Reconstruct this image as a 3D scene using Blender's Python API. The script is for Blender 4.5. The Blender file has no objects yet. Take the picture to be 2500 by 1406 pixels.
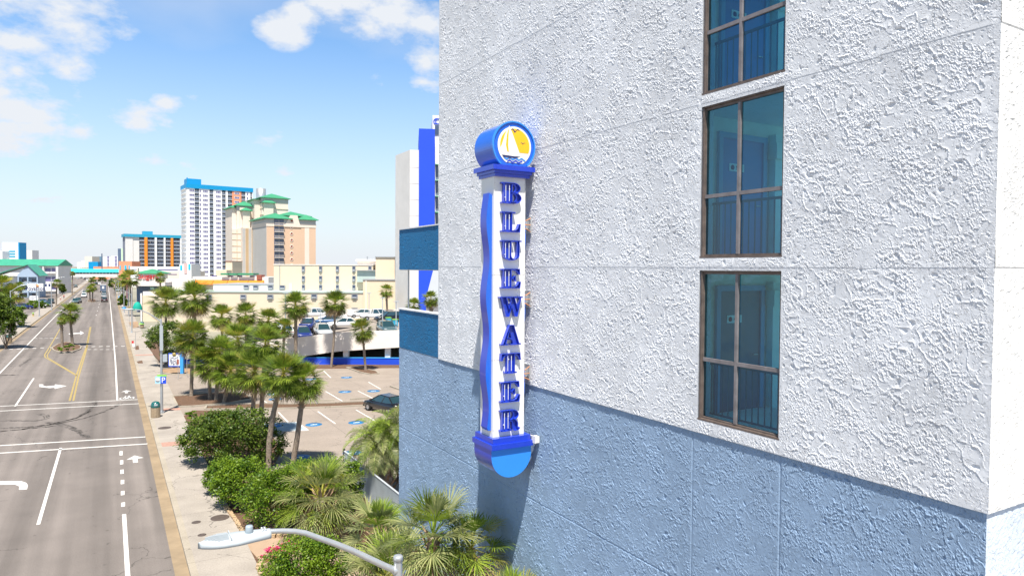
import bpy, math, random
import numpy as np
from mathutils import Vector, Matrix
from mathutils.geometry import tessellate_polygon
R = math.radians
scene = bpy.context.scene
col = scene.collection
random.seed(7)

# ---------------------------------------------------------------- camera
FPX = 1680.0 / 2500.0
yaw, pitch, roll = R(30.33), R(1.60), R(0.35)
fw = np.array([math.sin(yaw)*math.cos(pitch), math.cos(yaw)*math.cos(pitch), -math.sin(pitch)])
rt0 = np.array([math.cos(yaw), -math.sin(yaw), 0.0]); up0 = np.cross(rt0, fw)
rt = rt0*math.cos(roll)+up0*math.sin(roll); up = up0*math.cos(roll)-rt0*math.sin(roll)
EYE = np.array([0, 0, 12.0])
cam = bpy.data.cameras.new('camera'); camo = bpy.data.objects.new('camera', cam); col.objects.link(camo)
cam.sensor_fit = 'HORIZONTAL'; cam.sensor_width = 36; cam.lens = 36*FPX
cam.clip_start = 0.1; cam.clip_end = 20000
camo.matrix_world = Matrix(((rt[0], up[0], -fw[0], 0), (rt[1], up[1], -fw[1], 0), (rt[2], up[2], -fw[2], 12), (0, 0, 0, 1)))
scene.camera = camo

# ---------------------------------------------------------------- world, sun, exposure
SUN = Vector((1.0, 2.0, -4.7)).normalized()
sun_el = math.asin(-SUN.z); sun_az = math.atan2(-SUN.x, -SUN.y)
W = bpy.data.worlds.new('World'); scene.world = W; W.use_nodes = True
nt = W.node_tree; N = nt.nodes; L = nt.links; N.clear()
def nd(t, nt_=None, **k):
    n = (nt_ or nt).nodes.new(t)
    for a, b in k.items(): setattr(n, a, b)
    return n
def mth(op, a, b=None, nt_=None, clamp=False):
    n = nd('ShaderNodeMath', nt_, operation=op); n.use_clamp = clamp
    T = (nt_ or nt)
    for i, x in enumerate((a, b)):
        if x is None: continue
        if isinstance(x, (int, float)): n.inputs[i].default_value = x
        else: T.links.new(x, n.inputs[i])
    return n.outputs[0]
sky = nd('ShaderNodeTexSky', sky_type='NISHITA'); sky.sun_disc = False
sky.sun_elevation = sun_el; sky.sun_rotation = sun_az; sky.altitude = 0; sky.air_density = 1.0; sky.dust_density = 0.6; sky.ozone_density = 1.2
tc = nd('ShaderNodeTexCoord')
sep = nd('ShaderNodeSeparateXYZ'); L.new(tc.outputs['Generated'], sep.inputs[0])
def cdir(u, v):
    d = rt*(u-1250)+up*(703-v)+fw*1680.0; return d/np.linalg.norm(d)
noise1 = nd('ShaderNodeTexNoise'); noise1.inputs['Scale'].default_value = 11; noise1.inputs['Detail'].default_value = 9; noise1.inputs['Roughness'].default_value = .62
mp = nd('ShaderNodeMapping'); mp.inputs['Scale'].default_value = (1, 1, 1.9); L.new(tc.outputs['Generated'], mp.inputs[0]); L.new(mp.outputs[0], noise1.inputs['Vector'])
noise2 = nd('ShaderNodeTexNoise'); noise2.inputs['Scale'].default_value = 2.6; noise2.inputs['Detail'].default_value = 6; L.new(mp.outputs[0], noise2.inputs['Vector'])
# cloud banks standing in given directions of the sky: (direction, size, strength, flatness)
BL = [(130, 35, .085, .72), (20, 20, .06, .5), (225, 20, .05, .65), (50, 105, .05, .6), (165, 178, .035, .85), (35, 172, .03, .7), (8, 225, .03, .8), (330, 300, .05, .9), (390, 305, .03, .5), (412, 250, .028, .6), (210, 327, .030, .75),
      (30, 358, .06, .95), (100, 375, .035, .5), (12, 310, .03, .8), (395, 395, .045, .8), (450, 398, .05, .65), (480, 235, .03, .5), (690, 75, .045, .9), (740, 40, .04, .9), (800, 10, .05, .8), (860, 5, .04, .8), (900, 70, .045, .9), (960, 45, .06, 1.), (1030, 60, .055, 1.), (1045, 160, .05, .95), (930, 190, .025, .55), (1030, 200, .035, .8),
      (1250, 40, .1, .7), (-200, 200, .2, .9), (1500, 260, .15, .8), (700, 425, .05, .4), (100, 520, .09, .3), (300, 80, .03, .35), (640, 300, .12, .22), (520, 470, .10, .25)]
tot = None
for (u, v, s, a) in BL:
    d = cdir(u, v)
    vd = nd('ShaderNodeVectorMath', operation='SUBTRACT'); L.new(tc.outputs['Generated'], vd.inputs[0]); vd.inputs[1].default_value = tuple(d)
    vs = nd('ShaderNodeVectorMath', operation='MULTIPLY'); L.new(vd.outputs[0], vs.inputs[0]); vs.inputs[1].default_value = (1/s, 1/s, 1.55/s)
    ln = nd('ShaderNodeVectorMath', operation='LENGTH'); L.new(vs.outputs[0], ln.inputs[0])
    w = mth('SUBTRACT', 1.0, ln.outputs['Value'], clamp=True); w = mth('MULTIPLY', w, a*1.3)
    tot = w if tot is None else mth('MAXIMUM', tot, w)
c = mth('ADD', tot, mth('MULTIPLY', mth('SUBTRACT', noise1.outputs[0], .54), 3.6))
c = mth('MULTIPLY', mth('SUBTRACT', c, .04), 1.25, clamp=True)
c = mth('MULTIPLY', c, mth('MULTIPLY', tot, 4.5, clamp=True))
veil = mth('MULTIPLY', mth('SUBTRACT', noise2.outputs[0], .46), 1.5, clamp=True)
c = mth('MAXIMUM', c, veil)
# thin bright haze low over the horizon
hz = mth('SUBTRACT', 1.0, mth('MULTIPLY', mth('ABSOLUTE', sep.outputs['Z']), 3.1), clamp=True)
hz = mth('MULTIPLY', mth('POWER', hz, 1.3), 1.0, clamp=True)
c = mth('MAXIMUM', c, hz)
mx = nd('ShaderNodeMix', data_type='RGBA'); L.new(c, mx.inputs[0]); 
skb = nd('ShaderNodeVectorMath', operation='MULTIPLY'); L.new(sky.outputs[0], skb.inputs[0]); skb.inputs[1].default_value = (1.5, 1.95, 2.25)
L.new(skb.outputs[0], mx.inputs[6]); mx.inputs[7].default_value = (8.8, 9.2, 9.8, 1)
# the sky deepens towards the zenith
zr = nd('ShaderNodeMapRange', interpolation_type='SMOOTHSTEP'); L.new(sep.outputs['Z'], zr.inputs[0]); zr.inputs[1].default_value = .36; zr.inputs[2].default_value = .75; zr.inputs[3].default_value = 1.0; zr.inputs[4].default_value = .22
zs = nd('ShaderNodeVectorMath', operation='SCALE'); L.new(mx.outputs[2], zs.inputs[0]); L.new(zr.outputs[0], zs.inputs['Scale'])
bg = nd('ShaderNodeBackground'); L.new(zs.outputs[0], bg.inputs[0]); bg.inputs[1].default_value = 0.055
ow = nd('ShaderNodeOutputWorld'); L.new(bg.outputs[0], ow.inputs[0])
sl = bpy.data.lights.new('sun', 'SUN'); sl.energy = 5.0; sl.angle = R(.5); sl.color = (1, .94, .86)
so = bpy.data.objects.new('sun', sl); col.objects.link(so); so.rotation_euler = SUN.to_track_quat('-Z', 'Y').to_euler(); so.location = (0, 0, 60)
scene.view_settings.view_transform = 'Standard'; scene.view_settings.look = 'None'; scene.view_settings.gamma = 1.0
scene.view_settings.exposure = 0.80
scene.render.engine = 'CYCLES'

# ---------------------------------------------------------------- survey helpers (photo ray -> real point)
def ray(u, v): return rt*(u-1250)+up*(703-v)+fw*1680.0
def G(u, v, z=0.0):
    d = ray(u, v); t = (z-12.0)/d[2]; return Vector((d[0]*t, d[1]*t, z))
def D(u, v, dep):
    d = ray(u, v)*dep/1680.0; return Vector((d[0], d[1], d[2]+12))
def hit(u, o, dr, v=650):      # distance along the plan line o + s*dr where the sight line u crosses it
    d = ray(u, v); A = np.array([[d[0], -dr[0]], [d[1], -dr[1]]]); t, s = np.linalg.solve(A, np.array([o[0], o[1]])); return s
def zat(u, v, x, y):
    d = ray(u, v); k = math.hypot(x, y)/math.hypot(d[0], d[1]); return 12+d[2]*k
def mpp(x, y): return (x*fw[0]+y*fw[1])/1680.0     # metres per photo pixel at a plan point

# ---------------------------------------------------------------- tags and mesh builder
def tag(o, label=None, cat=None, group=None, kind=None):
    if label: o['label'] = label
    if cat: o['category'] = cat
    if group: o['group'] = group
    if kind: o['kind'] = kind
    return o
def empty(name, loc, rz=0, label=None, cat=None, group=None):
    o = bpy.data.objects.new(name, None); col.objects.link(o); o.location = loc; o.rotation_euler = (0, 0, rz); o.empty_display_size = .2
    return tag(o, label, cat, group)
def link(name, me, parent=None, loc=(0, 0, 0), rot=(0, 0, 0), sc=None):
    o = bpy.data.objects.new(name, me); col.objects.link(o); o.parent = parent; o.location = loc; o.rotation_euler = rot
    if sc is not None: o.scale = sc if hasattr(sc, '__len__') else (sc, sc, sc)
    return o
def copy_tree(o, parent=None):
    c = o.copy(); col.objects.link(c); c.parent = parent
    for ch in [q for q in bpy.data.objects if q.parent == o]: copy_tree(ch, c)
    return c
class MB:
    def __init__(s): s.v = []; s.f = []; s.m = []; s.sm = []
    def add(s, vs, fs, mi=0, smooth=False):
        b = len(s.v); s.v.extend([tuple(p) for p in vs])
        for f in fs: s.f.append([b+i for i in f]); s.m.append(mi); s.sm.append(smooth)
    def box(s, x0, x1, y0, y1, z0, z1, mi=0, M=None):
        v = [Vector(p) for p in ((x0, y0, z0), (x1, y0, z0), (x1, y1, z0), (x0, y1, z0), (x0, y0, z1), (x1, y0, z1), (x1, y1, z1), (x0, y1, z1))]
        if M is not None: v = [M @ p for p in v]
        s.add(v, [(0, 3, 2, 1), (4, 5, 6, 7), (0, 1, 5, 4), (1, 2, 6, 5), (2, 3, 7, 6), (3, 0, 4, 7)], mi)
    def bar(s, a, b, w, h, mi=0):   # box beam from a to b
        a = Vector(a); b = Vector(b); d = b-a; M = Matrix.Translation(a) @ d.to_track_quat('X', 'Z').to_matrix().to_4x4()
        s.box(0, d.length, -w/2, w/2, -h/2, h/2, mi, M)
    def quad(s, a, b, c, d, mi=0): s.add([a, b, c, d], [(0, 1, 2, 3)], mi)
    def prism(s, poly, z0, z1, mi=0):
        n = len(poly); ar = sum(poly[i][0]*poly[(i+1) % n][1]-poly[(i+1) % n][0]*poly[i][1] for i in range(n))
        if ar < 0: poly = poly[::-1]
        vs = [(p[0], p[1], z0) for p in poly]+[(p[0], p[1], z1) for p in poly]
        fs = [(i, (i+1) % n, n+(i+1) % n, n+i) for i in range(n)]
        for t in tessellate_polygon([[Vector((p[0], p[1], 0)) for p in poly]]):
            a, b, c = t
            A, B, C_ = Vector(poly[a][:2]), Vector(poly[b][:2]), Vector(poly[c][:2])
            if (B-A).cross(C_-A) < 0: b, c = c, b
            fs.append((n+a, n+b, n+c)); fs.append((a, c, b))
        s.add(vs, fs, mi)
    def plate(s, loops, y0, y1, mi=0, mside=None):
        # outline with holes in the XZ plane, thickness along Y (front at y0)
        pts = [p for lp in loops for p in lp]; n = len(pts)
        vs = [(p[0], y0, p[1]) for p in pts]+[(p[0], y1, p[1]) for p in pts]; fs = []
        for t in tessellate_polygon([[Vector((p[0], p[1], 0)) for p in lp] for lp in loops]):
            a, b, c = t
            A, B, C_ = [Vector(pts[i]) for i in (a, b, c)]
            if (B-A).cross(C_-A) < 0: b, c = c, b
            fs.append((a, b, c)); fs.append((n+a, n+c, n+b))
        s.add(vs, fs, mi); k = 0; fs = []
        for lp in loops:
            m = len(lp)
            for i in range(m): fs.append((k+i, k+(i+1) % m, n+k+(i+1) % m, n+k+i))
            k += m
        s.add(vs, fs, mi if mside is None else mside)
    def tube(s, pts, rad, n=10, mi=0, caps=True, smooth=True):
        pts = [Vector(p) for p in pts]; rings = []; vs = []; px = None
        for i, p in enumerate(pts):
            t = (pts[min(i+1, len(pts)-1)]-pts[max(i-1, 0)]).normalized()
            if px is None:
                px = t.orthogonal().normalized()
            px = (px-t*px.dot(t)).normalized(); py = t.cross(px)
            r = rad[i] if hasattr(rad, '__len__') else rad
            for k in range(n):
                a = 2*math.pi*k/n; vs.append(p+(px*math.cos(a)+py*math.sin(a))*r)
        fs = []
        for i in range(len(pts)-1):
            for k in range(n): fs.append((i*n+k, i*n+(k+1) % n, (i+1)*n+(k+1) % n, (i+1)*n+k))
        s.add(vs, fs, mi, smooth)
        if caps: s.add(vs[:n], [tuple(range(n))[::-1]], mi); s.add(vs[-n:], [tuple(range(n))], mi)
    def lathe(s, prof, n=16, mi=0, c=(0, 0), smooth=True, M=None):
        vs = []
        for r, z in prof:
            for k in range(n):
                a = 2*math.pi*k/n; p = Vector((c[0]+r*math.cos(a), c[1]+r*math.sin(a), z)); vs.append(M @ p if M is not None else p)
        fs = [(i*n+k, i*n+(k+1) % n, (i+1)*n+(k+1) % n, (i+1)*n+k) for i in range(len(prof)-1) for k in range(n)]
        s.add(vs, fs, mi, smooth)
    def mesh(s, name, mats):
        me = bpy.data.meshes.new(name); me.from_pydata(s.v, [], s.f)
        for m in (mats if isinstance(mats, (list, tuple)) else [mats]): me.materials.append(m)
        me.polygons.foreach_set('material_index', s.m); me.polygons.foreach_set('use_smooth', s.sm); me.update(); return me
    def build(s, name, mats, parent=None, loc=(0, 0, 0), rot=(0, 0, 0)): return link(name, s.mesh(name, mats), parent, loc, rot)

# ---------------------------------------------------------------- materials
def mat(name, c, rough=.7, var=.12, scale=3.0, bump=0.0, bscale=30.0, metal=0.0, spec=.4, c2=None, detail=6, emit=None):
    m = bpy.data.materials.new(name); m.use_nodes = True; t = m.node_tree; b = t.nodes['Principled BSDF']
    b.inputs['Roughness'].default_value = rough; b.inputs['Metallic'].default_value = metal; b.inputs['Specular IOR Level'].default_value = spec
    co = t.nodes.new('ShaderNodeTexCoord'); n = t.nodes.new('ShaderNodeTexNoise'); n.inputs['Scale'].default_value = scale; n.inputs['Detail'].default_value = detail
    n.inputs['Roughness'].default_value = .62
    t.links.new(co.outputs['Object'], n.inputs['Vector'])
    r = t.nodes.new('ShaderNodeValToRGB'); r.color_ramp.elements[0].position = .3; r.color_ramp.elements[1].position = .7
    c2 = c2 or [min(1, x*(1+var)) for x in c]; c1 = [x*(1-var) for x in c] if c2 is None or var else c
    r.color_ramp.elements[0].color = (*c1, 1); r.color_ramp.elements[1].color = (*c2, 1)
    t.links.new(n.outputs[0], r.inputs[0]); t.links.new(r.outputs[0], b.inputs['Base Color'])
    if bump:
        n2 = t.nodes.new('ShaderNodeTexNoise'); n2.inputs['Scale'].default_value = bscale; n2.inputs['Detail'].default_value = 5; t.links.new(co.outputs['Object'], n2.inputs['Vector'])
        bp = t.nodes.new('ShaderNodeBump'); bp.inputs['Strength'].default_value = 1; bp.inputs['Distance'].default_value = bump
        t.links.new(n2.outputs[0], bp.inputs['Height']); t.links.new(bp.outputs[0], b.inputs['Normal'])
    return m
def leafmat(name, c, c2, tr=.35, scale=1.2):
    m = bpy.data.materials.new(name); m.use_nodes = True; t = m.node_tree; b = t.nodes['Principled BSDF']; b.inputs['Roughness'].default_value = .45; b.inputs['Specular IOR Level'].default_value = .35
    g = t.nodes.new('ShaderNodeNewGeometry'); n = t.nodes.new('ShaderNodeTexNoise'); n.inputs['Scale'].default_value = scale; n.inputs['Detail'].default_value = 3
    t.links.new(g.outputs['Position'], n.inputs['Vector'])
    ad = t.nodes.new('ShaderNodeMath'); ad.operation = 'ADD'; t.links.new(n.outputs[0], ad.inputs[0])
    ml = t.nodes.new('ShaderNodeMath'); ml.operation = 'MULTIPLY_ADD'; t.links.new(g.outputs['Random Per Island'], ml.inputs[0]); ml.inputs[1].default_value = .5; ml.inputs[2].default_value = -.25
    t.links.new(ml.outputs[0], ad.inputs[1])
    r = t.nodes.new('ShaderNodeValToRGB'); r.color_ramp.elements[0].position = .3; r.color_ramp.elements[1].position = .72
    r.color_ramp.elements[0].color = (*c, 1); r.color_ramp.elements[1].color = (*c2, 1); t.links.new(ad.outputs[0], r.inputs[0]); t.links.new(r.outputs[0], b.inputs['Base Color'])
    tl = t.nodes.new('ShaderNodeBsdfTranslucent'); t.links.new(r.outputs[0], tl.inputs[0])
    ms = t.nodes.new('ShaderNodeMixShader'); ms.inputs[0].default_value = tr; o = t.nodes['Material Output']
    t.links.new(b.outputs[0], ms.inputs[1]); t.links.new(tl.outputs[0], ms.inputs[2]); t.links.new(ms.outputs[0], o.inputs[0]); return m
M = {}
M['ground'] = mat('ground', (.24, .23, .18), .95, .25, .02)
M['mulch'] = mat('mulch', (.13, .075, .045), .95, .45, 9, .03, 40)
M['dirt'] = mat('dirt', (.30, .20, .12), .95, .3, 2)
M['white'] = mat('white_paint', (.8, .8, .79), .55, .03, 2)
M['white2'] = mat('offwhite', (.70, .68, .65), .7, .05, .5)
M['offw'] = mat('warm_white', (.78, .72, .66), .7, .05, .3)
M['yellow'] = mat('yellow_paint', (.36, .27, .09), .6, .25, 6)
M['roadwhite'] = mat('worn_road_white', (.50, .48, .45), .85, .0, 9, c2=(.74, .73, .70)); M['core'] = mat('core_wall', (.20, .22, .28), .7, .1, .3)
M['teal'] = mat('teal_roof', (.0, .42, .46), .5, .05, 1)
M['tealblue'] = mat('tealblue', (.03, .33, .50), .5, .05, .2)
M['blueroof'] = mat('blueroof', (.0, .27, .55), .5, .05, .2)
M['green_roof'] = mat('green_roof', (.05, .27, .14), .5, .12, .3)
M['green_roof2'] = mat('green_roof2', (.05, .30, .19), .45, .15, .5)
M['cream'] = mat('cream', (.66, .56, .42), .8, .04, .08)
M['cream2'] = mat('cream_light', (.70, .61, .52), .8, .04, .08)
M['beige'] = mat('beige', (.66, .52, .37), .8, .05, .1)
M['peach'] = mat('peach', (.62, .43, .30), .8, .04, .1)
M['tan'] = mat('tan', (.48, .34, .20), .8, .05, .1)
M['grayw'] = mat('gray_wall', (.45, .44, .42), .8, .05, .1)
M['coral'] = mat('coral', (.80, .30, .17), .8, .05, .1)
M['orange'] = mat('orange', (.82, .27, .03), .6, .05, .1)
M['orangesheet'] = mat('orange_sheet', (.85, .21, .02), .5, .15, .4)
M['blue'] = mat('cobalt', (.015, .07, .60), .5, .04, .3)
M['skyblue'] = mat('skyblue', (.05, .33, .75), .5, .04, .3)
M['pinkw'] = mat('pinkw', (.80, .42, .40), .7, .04, .3)
M['motel'] = mat('motel_wall', (.36, .45, .56), .8, .06, .3)
M['darkint'] = mat('interior_shade', (.03, .03, .035), .9, .1, 1)
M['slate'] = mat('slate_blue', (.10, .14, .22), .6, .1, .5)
M['metal'] = mat('galvanised', (.50, .52, .53), .38, .08, 8, metal=.6)
M['lampw'] = mat('lamp_casting', (.40, .44, .46), .45, .04, 6)
M['darkmetal'] = mat('darkmetal', (.03, .03, .03), .5, .1, 6)
M['trunk'] = mat('palm_trunk', (.26, .21, .16), .9, .35, 6, .04, 14)
M['trunk2'] = mat('palm_boot', (.28, .19, .12), .9, .4, 8, .03, 20)
M['bark'] = mat('bark', (.20, .15, .11), .9, .3, 8)
M['leafA'] = leafmat('palm_leaf', (.09, .16, .015), (.32, .42, .05))
M['leafB'] = leafmat('palm_leaf_yellow', (.24, .25, .03), (.42, .38, .07))
M['leafC'] = leafmat('palm_leaf_deep', (.06, .10, .015), (.17, .22, .03))
M['leafG'] = leafmat('palm_leaf_grey', (.16, .20, .07), (.42, .43, .18))
M['leafD'] = leafmat('palm_leaf_dry', (.26, .18, .10), (.45, .34, .2))
M['shrub'] = leafmat('shrub_leaf', (.05, .12, .008), (.22, .33, .02))
M['shrub2'] = leafmat('shrub_leaf_dark', (.035, .08, .008), (.17, .24, .03))
M['flower'] = leafmat('flower_pink', (.55, .02, .12), (.8, .06, .25), .2, 5)
M['flowerw'] = leafmat('flower_white', (.75, .7, .6), (.85, .8, .75), .2, 5)
M['rubber'] = mat('tyre', (.02, .02, .02), .8, .1, 5)
M['rim'] = mat('rim', (.45, .45, .46), .3, .05, 5, metal=.7)
M['redlight'] = mat('tail_lens', (.55, .02, .01), .2, .05, 5)
M['clearlight'] = mat('head_lens', (.7, .72, .75), .15, .03, 5)
def glassmat(name, c, rough=.05):
    m = mat(name, c, rough, .15, .7, spec=.9); return m
M['carglass'] = glassmat('car_glass', (.02, .05, .06))
M['winglass'] = glassmat('window_glass', (.05, .07, .13), .12)
M['winglassP'] = glassmat('window_glass_violet', (.11, .10, .24), .15)
M['bluebay'] = glassmat('balcony_glass', (.04, .07, .14), .15)
def paint(name, c, rough=.25):
    m = mat(name, c, rough, .03, 2, spec=.5); m.node_tree.nodes['Principled BSDF'].inputs['Coat Weight'].default_value = .6
    m.node_tree.nodes['Principled BSDF'].inputs['Coat Roughness'].default_value = .05; return m
P_ = {k: paint('car_'+k, c) for k, c in dict(black=(.008, .009, .012), white=(.75, .75, .75), silver=(.42, .44, .45), blue=(.015, .03, .16), gray=(.10, .10, .10), maroon=(.05, .02, .025), teal=(.06, .11, .12), skyb=(.05, .12, .25)).items()}

# ground-type materials with their own structure
def cracks(t, co, scale, w, thr):
    nw = t.nodes.new('ShaderNodeTexNoise'); nw.inputs['Scale'].default_value = 1.3; nw.inputs['Detail'].default_value = 5; t.links.new(co, nw.inputs[0])
    ad = t.nodes.new('ShaderNodeVectorMath'); ad.operation = 'MULTIPLY_ADD'; t.links.new(nw.outputs['Color'], ad.inputs[0]); ad.inputs[1].default_value = (1.6, 1.6, 0); t.links.new(co, ad.inputs[2])
    v = t.nodes.new('ShaderNodeTexVoronoi'); v.feature = 'DISTANCE_TO_EDGE'; v.inputs['Scale'].default_value = scale; t.links.new(ad.outputs[0], v.inputs['Vector'])
    c_ = mth('LESS_THAN', v.outputs['Distance'], w, t)
    n = t.nodes.new('ShaderNodeTexNoise'); n.inputs['Scale'].default_value = .12; n.inputs['Detail'].default_value = 3; t.links.new(co, n.inputs[0]); k = mth('GREATER_THAN', n.outputs[0], thr, t)
    return mth('SUBTRACT', 1.0, mth('MULTIPLY', mth('MULTIPLY', c_, k, t), .42, t), t)
def asphalt():
    m = mat('asphalt', (.20, .175, .158), .9, .10, .35, .004, 60); t = m.node_tree; b = t.nodes['Principled BSDF']
    old = b.inputs['Base Color'].links[0].from_socket
    g = t.nodes.new('ShaderNodeTexCoord')
    n = t.nodes.new('ShaderNodeTexNoise'); n.inputs['Scale'].default_value = 22; n.inputs['Detail'].default_value = 4; t.links.new(g.outputs['Object'], n.inputs[0])
    # tyre-worn, oil-stained bands that run along the street
    mpn = t.nodes.new('ShaderNodeMapping'); mpn.inputs['Scale'].default_value = (.75, .018, 1); t.links.new(g.outputs['Object'], mpn.inputs[0])
    n3 = t.nodes.new('ShaderNodeTexNoise'); n3.inputs['Scale'].default_value = 1; n3.inputs['Detail'].default_value = 4; t.links.new(mpn.outputs[0], n3.inputs[0])
    r3 = t.nodes.new('ShaderNodeMapRange'); r3.inputs[1].default_value = .35; r3.inputs[2].default_value = .65; r3.inputs[3].default_value = .66; r3.inputs[4].default_value = 1.10; t.links.new(n3.outputs[0], r3.inputs[0])
    r1 = t.nodes.new('ShaderNodeMapRange'); r1.inputs[1].default_value = .3; r1.inputs[2].default_value = .7; r1.inputs[3].default_value = .82; r1.inputs[4].default_value = 1.15; t.links.new(n.outputs[0], r1.inputs[0])
    x = mth('MULTIPLY', r1.outputs[0], r3.outputs[0], t)
    sp = t.nodes.new('ShaderNodeSeparateXYZ'); t.links.new(g.outputs['Object'], sp.inputs[0])
    d0 = mth('SUBTRACT', 1.0, mth('MULTIPLY', mth('ABSOLUTE', mth('SUBTRACT', sp.outputs[0], -1.15, t), None, t), .85, t), t, True) if False else mth('MULTIPLY', mth('ABSOLUTE', mth('SUBTRACT', sp.outputs[0], -1.15, t), None, t), .9, t, True)
    d0 = mth('ADD', mth('MULTIPLY', d0, .2, t), .8, t)
    x = mth('MULTIPLY', x, d0, t)
    x = mth('MULTIPLY', x, cracks(t, g.outputs['Object'], .16, .004, .5), t); x = mth('MULTIPLY', x, cracks(t, g.outputs['Object'], .5, .006, .62), t)
    n5 = t.nodes.new('ShaderNodeTexNoise'); n5.inputs['Scale'].default_value = 2.2; n5.inputs['Detail'].default_value = 2; t.links.new(g.outputs['Object'], n5.inputs[0])
    r5 = t.nodes.new('ShaderNodeMapRange'); r5.inputs[1].default_value = .70; r5.inputs[2].default_value = .76; r5.inputs[3].default_value = 1; r5.inputs[4].default_value = .62; t.links.new(n5.outputs[0], r5.inputs[0]); x = mth('MULTIPLY', x, r5.outputs[0], t)
    v = t.nodes.new('ShaderNodeVectorMath'); v.operation = 'SCALE'; t.links.new(old, v.inputs[0]); t.links.new(x, v.inputs['Scale']); t.links.new(v.outputs[0], b.inputs['Base Color'])
    return m
def concrete(name, c, jx, jy, off=0.0, w=.02, stain=.15, skew=0.0):
    m = mat(name, c, .9, stain, .45, .003, 80); t = m.node_tree; b = t.nodes['Principled BSDF']; old = b.inputs['Base Color'].links[0].from_socket
    g = t.nodes.new('ShaderNodeTexCoord'); sp = t.nodes.new('ShaderNodeSeparateXYZ'); t.links.new(g.outputs['Object'], sp.inputs[0])
    X, Y = sp.outputs[0], sp.outputs[1]
    Y = mth('ADD', Y, mth('MULTIPLY', X, skew, t), t)
    def joint(a, p):
        q = mth('FRACT', mth('DIVIDE', mth('ADD', a, off, t), p, t), None, t); return mth('LESS_THAN', q, w/p, t)
    j = mth('MAXIMUM', joint(X, jx), joint(Y, jy), t) if jx else joint(Y, jy)
    n = t.nodes.new('ShaderNodeTexNoise'); n.inputs['Scale'].default_value = 14; n.inputs['Detail'].default_value = 5; t.links.new(g.outputs['Object'], n.inputs[0])
    r1 = t.nodes.new('ShaderNodeMapRange'); r1.inputs[1].default_value = .3; r1.inputs[2].default_value = .7; r1.inputs[3].default_value = .88; r1.inputs[4].default_value = 1.1; t.links.new(n.outputs[0], r1.inputs[0])
    k = mth('MULTIPLY', r1.outputs[0], mth('SUBTRACT', 1.0, mth('MULTIPLY', j, .45, t), t), t); k = mth('MULTIPLY', k, cracks(t, g.outputs['Object'], .2, .004, .45), t)
    v = t.nodes.new('ShaderNodeVectorMath'); v.operation = 'SCALE'; t.links.new(old, v.inputs[0]); t.links.new(k, v.inputs['Scale']); t.links.new(v.outputs[0], b.inputs['Base Color']); return m
M['asphalt'] = asphalt()
M['sidewalk'] = concrete('sidewalk', (.33, .295, .255), 0, 3.0, stain=.16)
M['kerb'] = concrete('kerb', (.34, .30, .24), 0, 3.0)
M['gutter'] = mat('gutter', (.27, .205, .13), .9, .22, .7, .003, 60)
M['lot'] = concrete('lot', (.285, .24, .20), 7.3, 6.1, stain=.10, skew=.36, w=.03)
M['deckfloor'] = concrete('deck_floor', (.30, .26, .22), 6, 6, stain=.1)
M['paver'] = mat('paver', (.38, .22, .17), .9, .2, 6)
M['sandpath'] = mat('tan_path', (.36, .26, .18), .9, .08, 2)
M['rock'] = mat('edging_stone', (.42, .30, .18), .9, .3, 9, .03, 12)
M['skid'] = mat('tyre_mark', (.085, .075, .068), .9, .3, 3)
M['bluelogo'] = mat('lot_disc', (.02, .16, .36), .7, .25, 5)
M['bluewash'] = mat('lot_bluewash', (.32, .40, .43), .8, .15, 3)
# ================================================================ SETTING
def sheet(name, poly, z, m, kind='structure', thick=0.0, parent=None):
    mb = MB(); poly = [(p[0], p[1]) for p in poly]
    if thick: mb.prism(poly, z-thick, z)
    else:
        ar = sum(poly[i][0]*poly[(i+1) % len(poly)][1]-poly[(i+1) % len(poly)][0]*poly[i][1] for i in range(len(poly)))
        if ar < 0: poly = poly[::-1]
        for t in tessellate_polygon([[Vector((p[0], p[1], 0)) for p in poly]]):
            a, b, c = [poly[i] for i in t]
            if (b[0]-a[0])*(c[1]-a[1])-(b[1]-a[1])*(c[0]-a[0]) < 0: b, c = c, b
            mb.add([(a[0], a[1], z), (b[0], b[1], z), (c[0], c[1], z)], [(0, 1, 2)])
    o = mb.build(name, m, parent); 
    if kind and not parent: o['kind'] = kind
    return o
sheet('ground', [(-9000, -3000), (9000, -3000), (9000, 14000), (-9000, 14000)], -.06, M['ground'])
sheet('road', [(-13.2, -30), (2.1, -30), (2.1, 1500), (-13.2, 1500)], 0, M['asphalt'], thick=.05)
sheet('gutter', [(2.1, -30), (2.60, -30), (2.60, 1500), (2.1, 1500)], .004, M['gutter'], thick=.05)
sheet('kerb', [(2.60, -30), (2.87, -30), (2.87, 1500), (2.60, 1500)], .15, M['kerb'], thick=.2)
sheet('sidewalk', [(2.87, -30), (5.0, -30), (5.0, 1500), (2.87, 1500)], .146, M['sidewalk'], thick=.2)
sheet('gutter', [(-13.75, -30), (-13.2, -30), (-13.2, 1500), (-13.75, 1500)], .004, M['gutter'], thick=.05)
sheet('kerb', [(-14.0, -30), (-13.75, -30), (-13.75, 1500), (-14.0, 1500)], .15, M['kerb'], thick=.2)
sheet('sidewalk', [(-16.6, -30), (-14.0, -30), (-14.0, 1500), (-16.6, 1500)], .146, M['sidewalk'], thick=.2)
sheet('side_lot', [(-60, -30), (-16.6, -30), (-16.6, 1500), (-60, 1500)], .03, M['asphalt'], thick=.05)
sheet('parking_lot', [(5.0, -30), (70, -30), (70, 84), (40, 84), (5.0, 100)], .03, M['lot'], thick=.05)
sheet('back_lot', [(5.0, 100), (40, 84), (70, 84), (70, 1200), (5.0, 1200)], .02, M['ground'], thick=.05)
sheet('driveway', [G(333, 905, .15), G(395, 895, .15), (5.0, 84), (5.0, 70.5), G(355, 985, .15)], .152, M['paver'] if False else M['sidewalk'], thick=.004)
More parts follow.
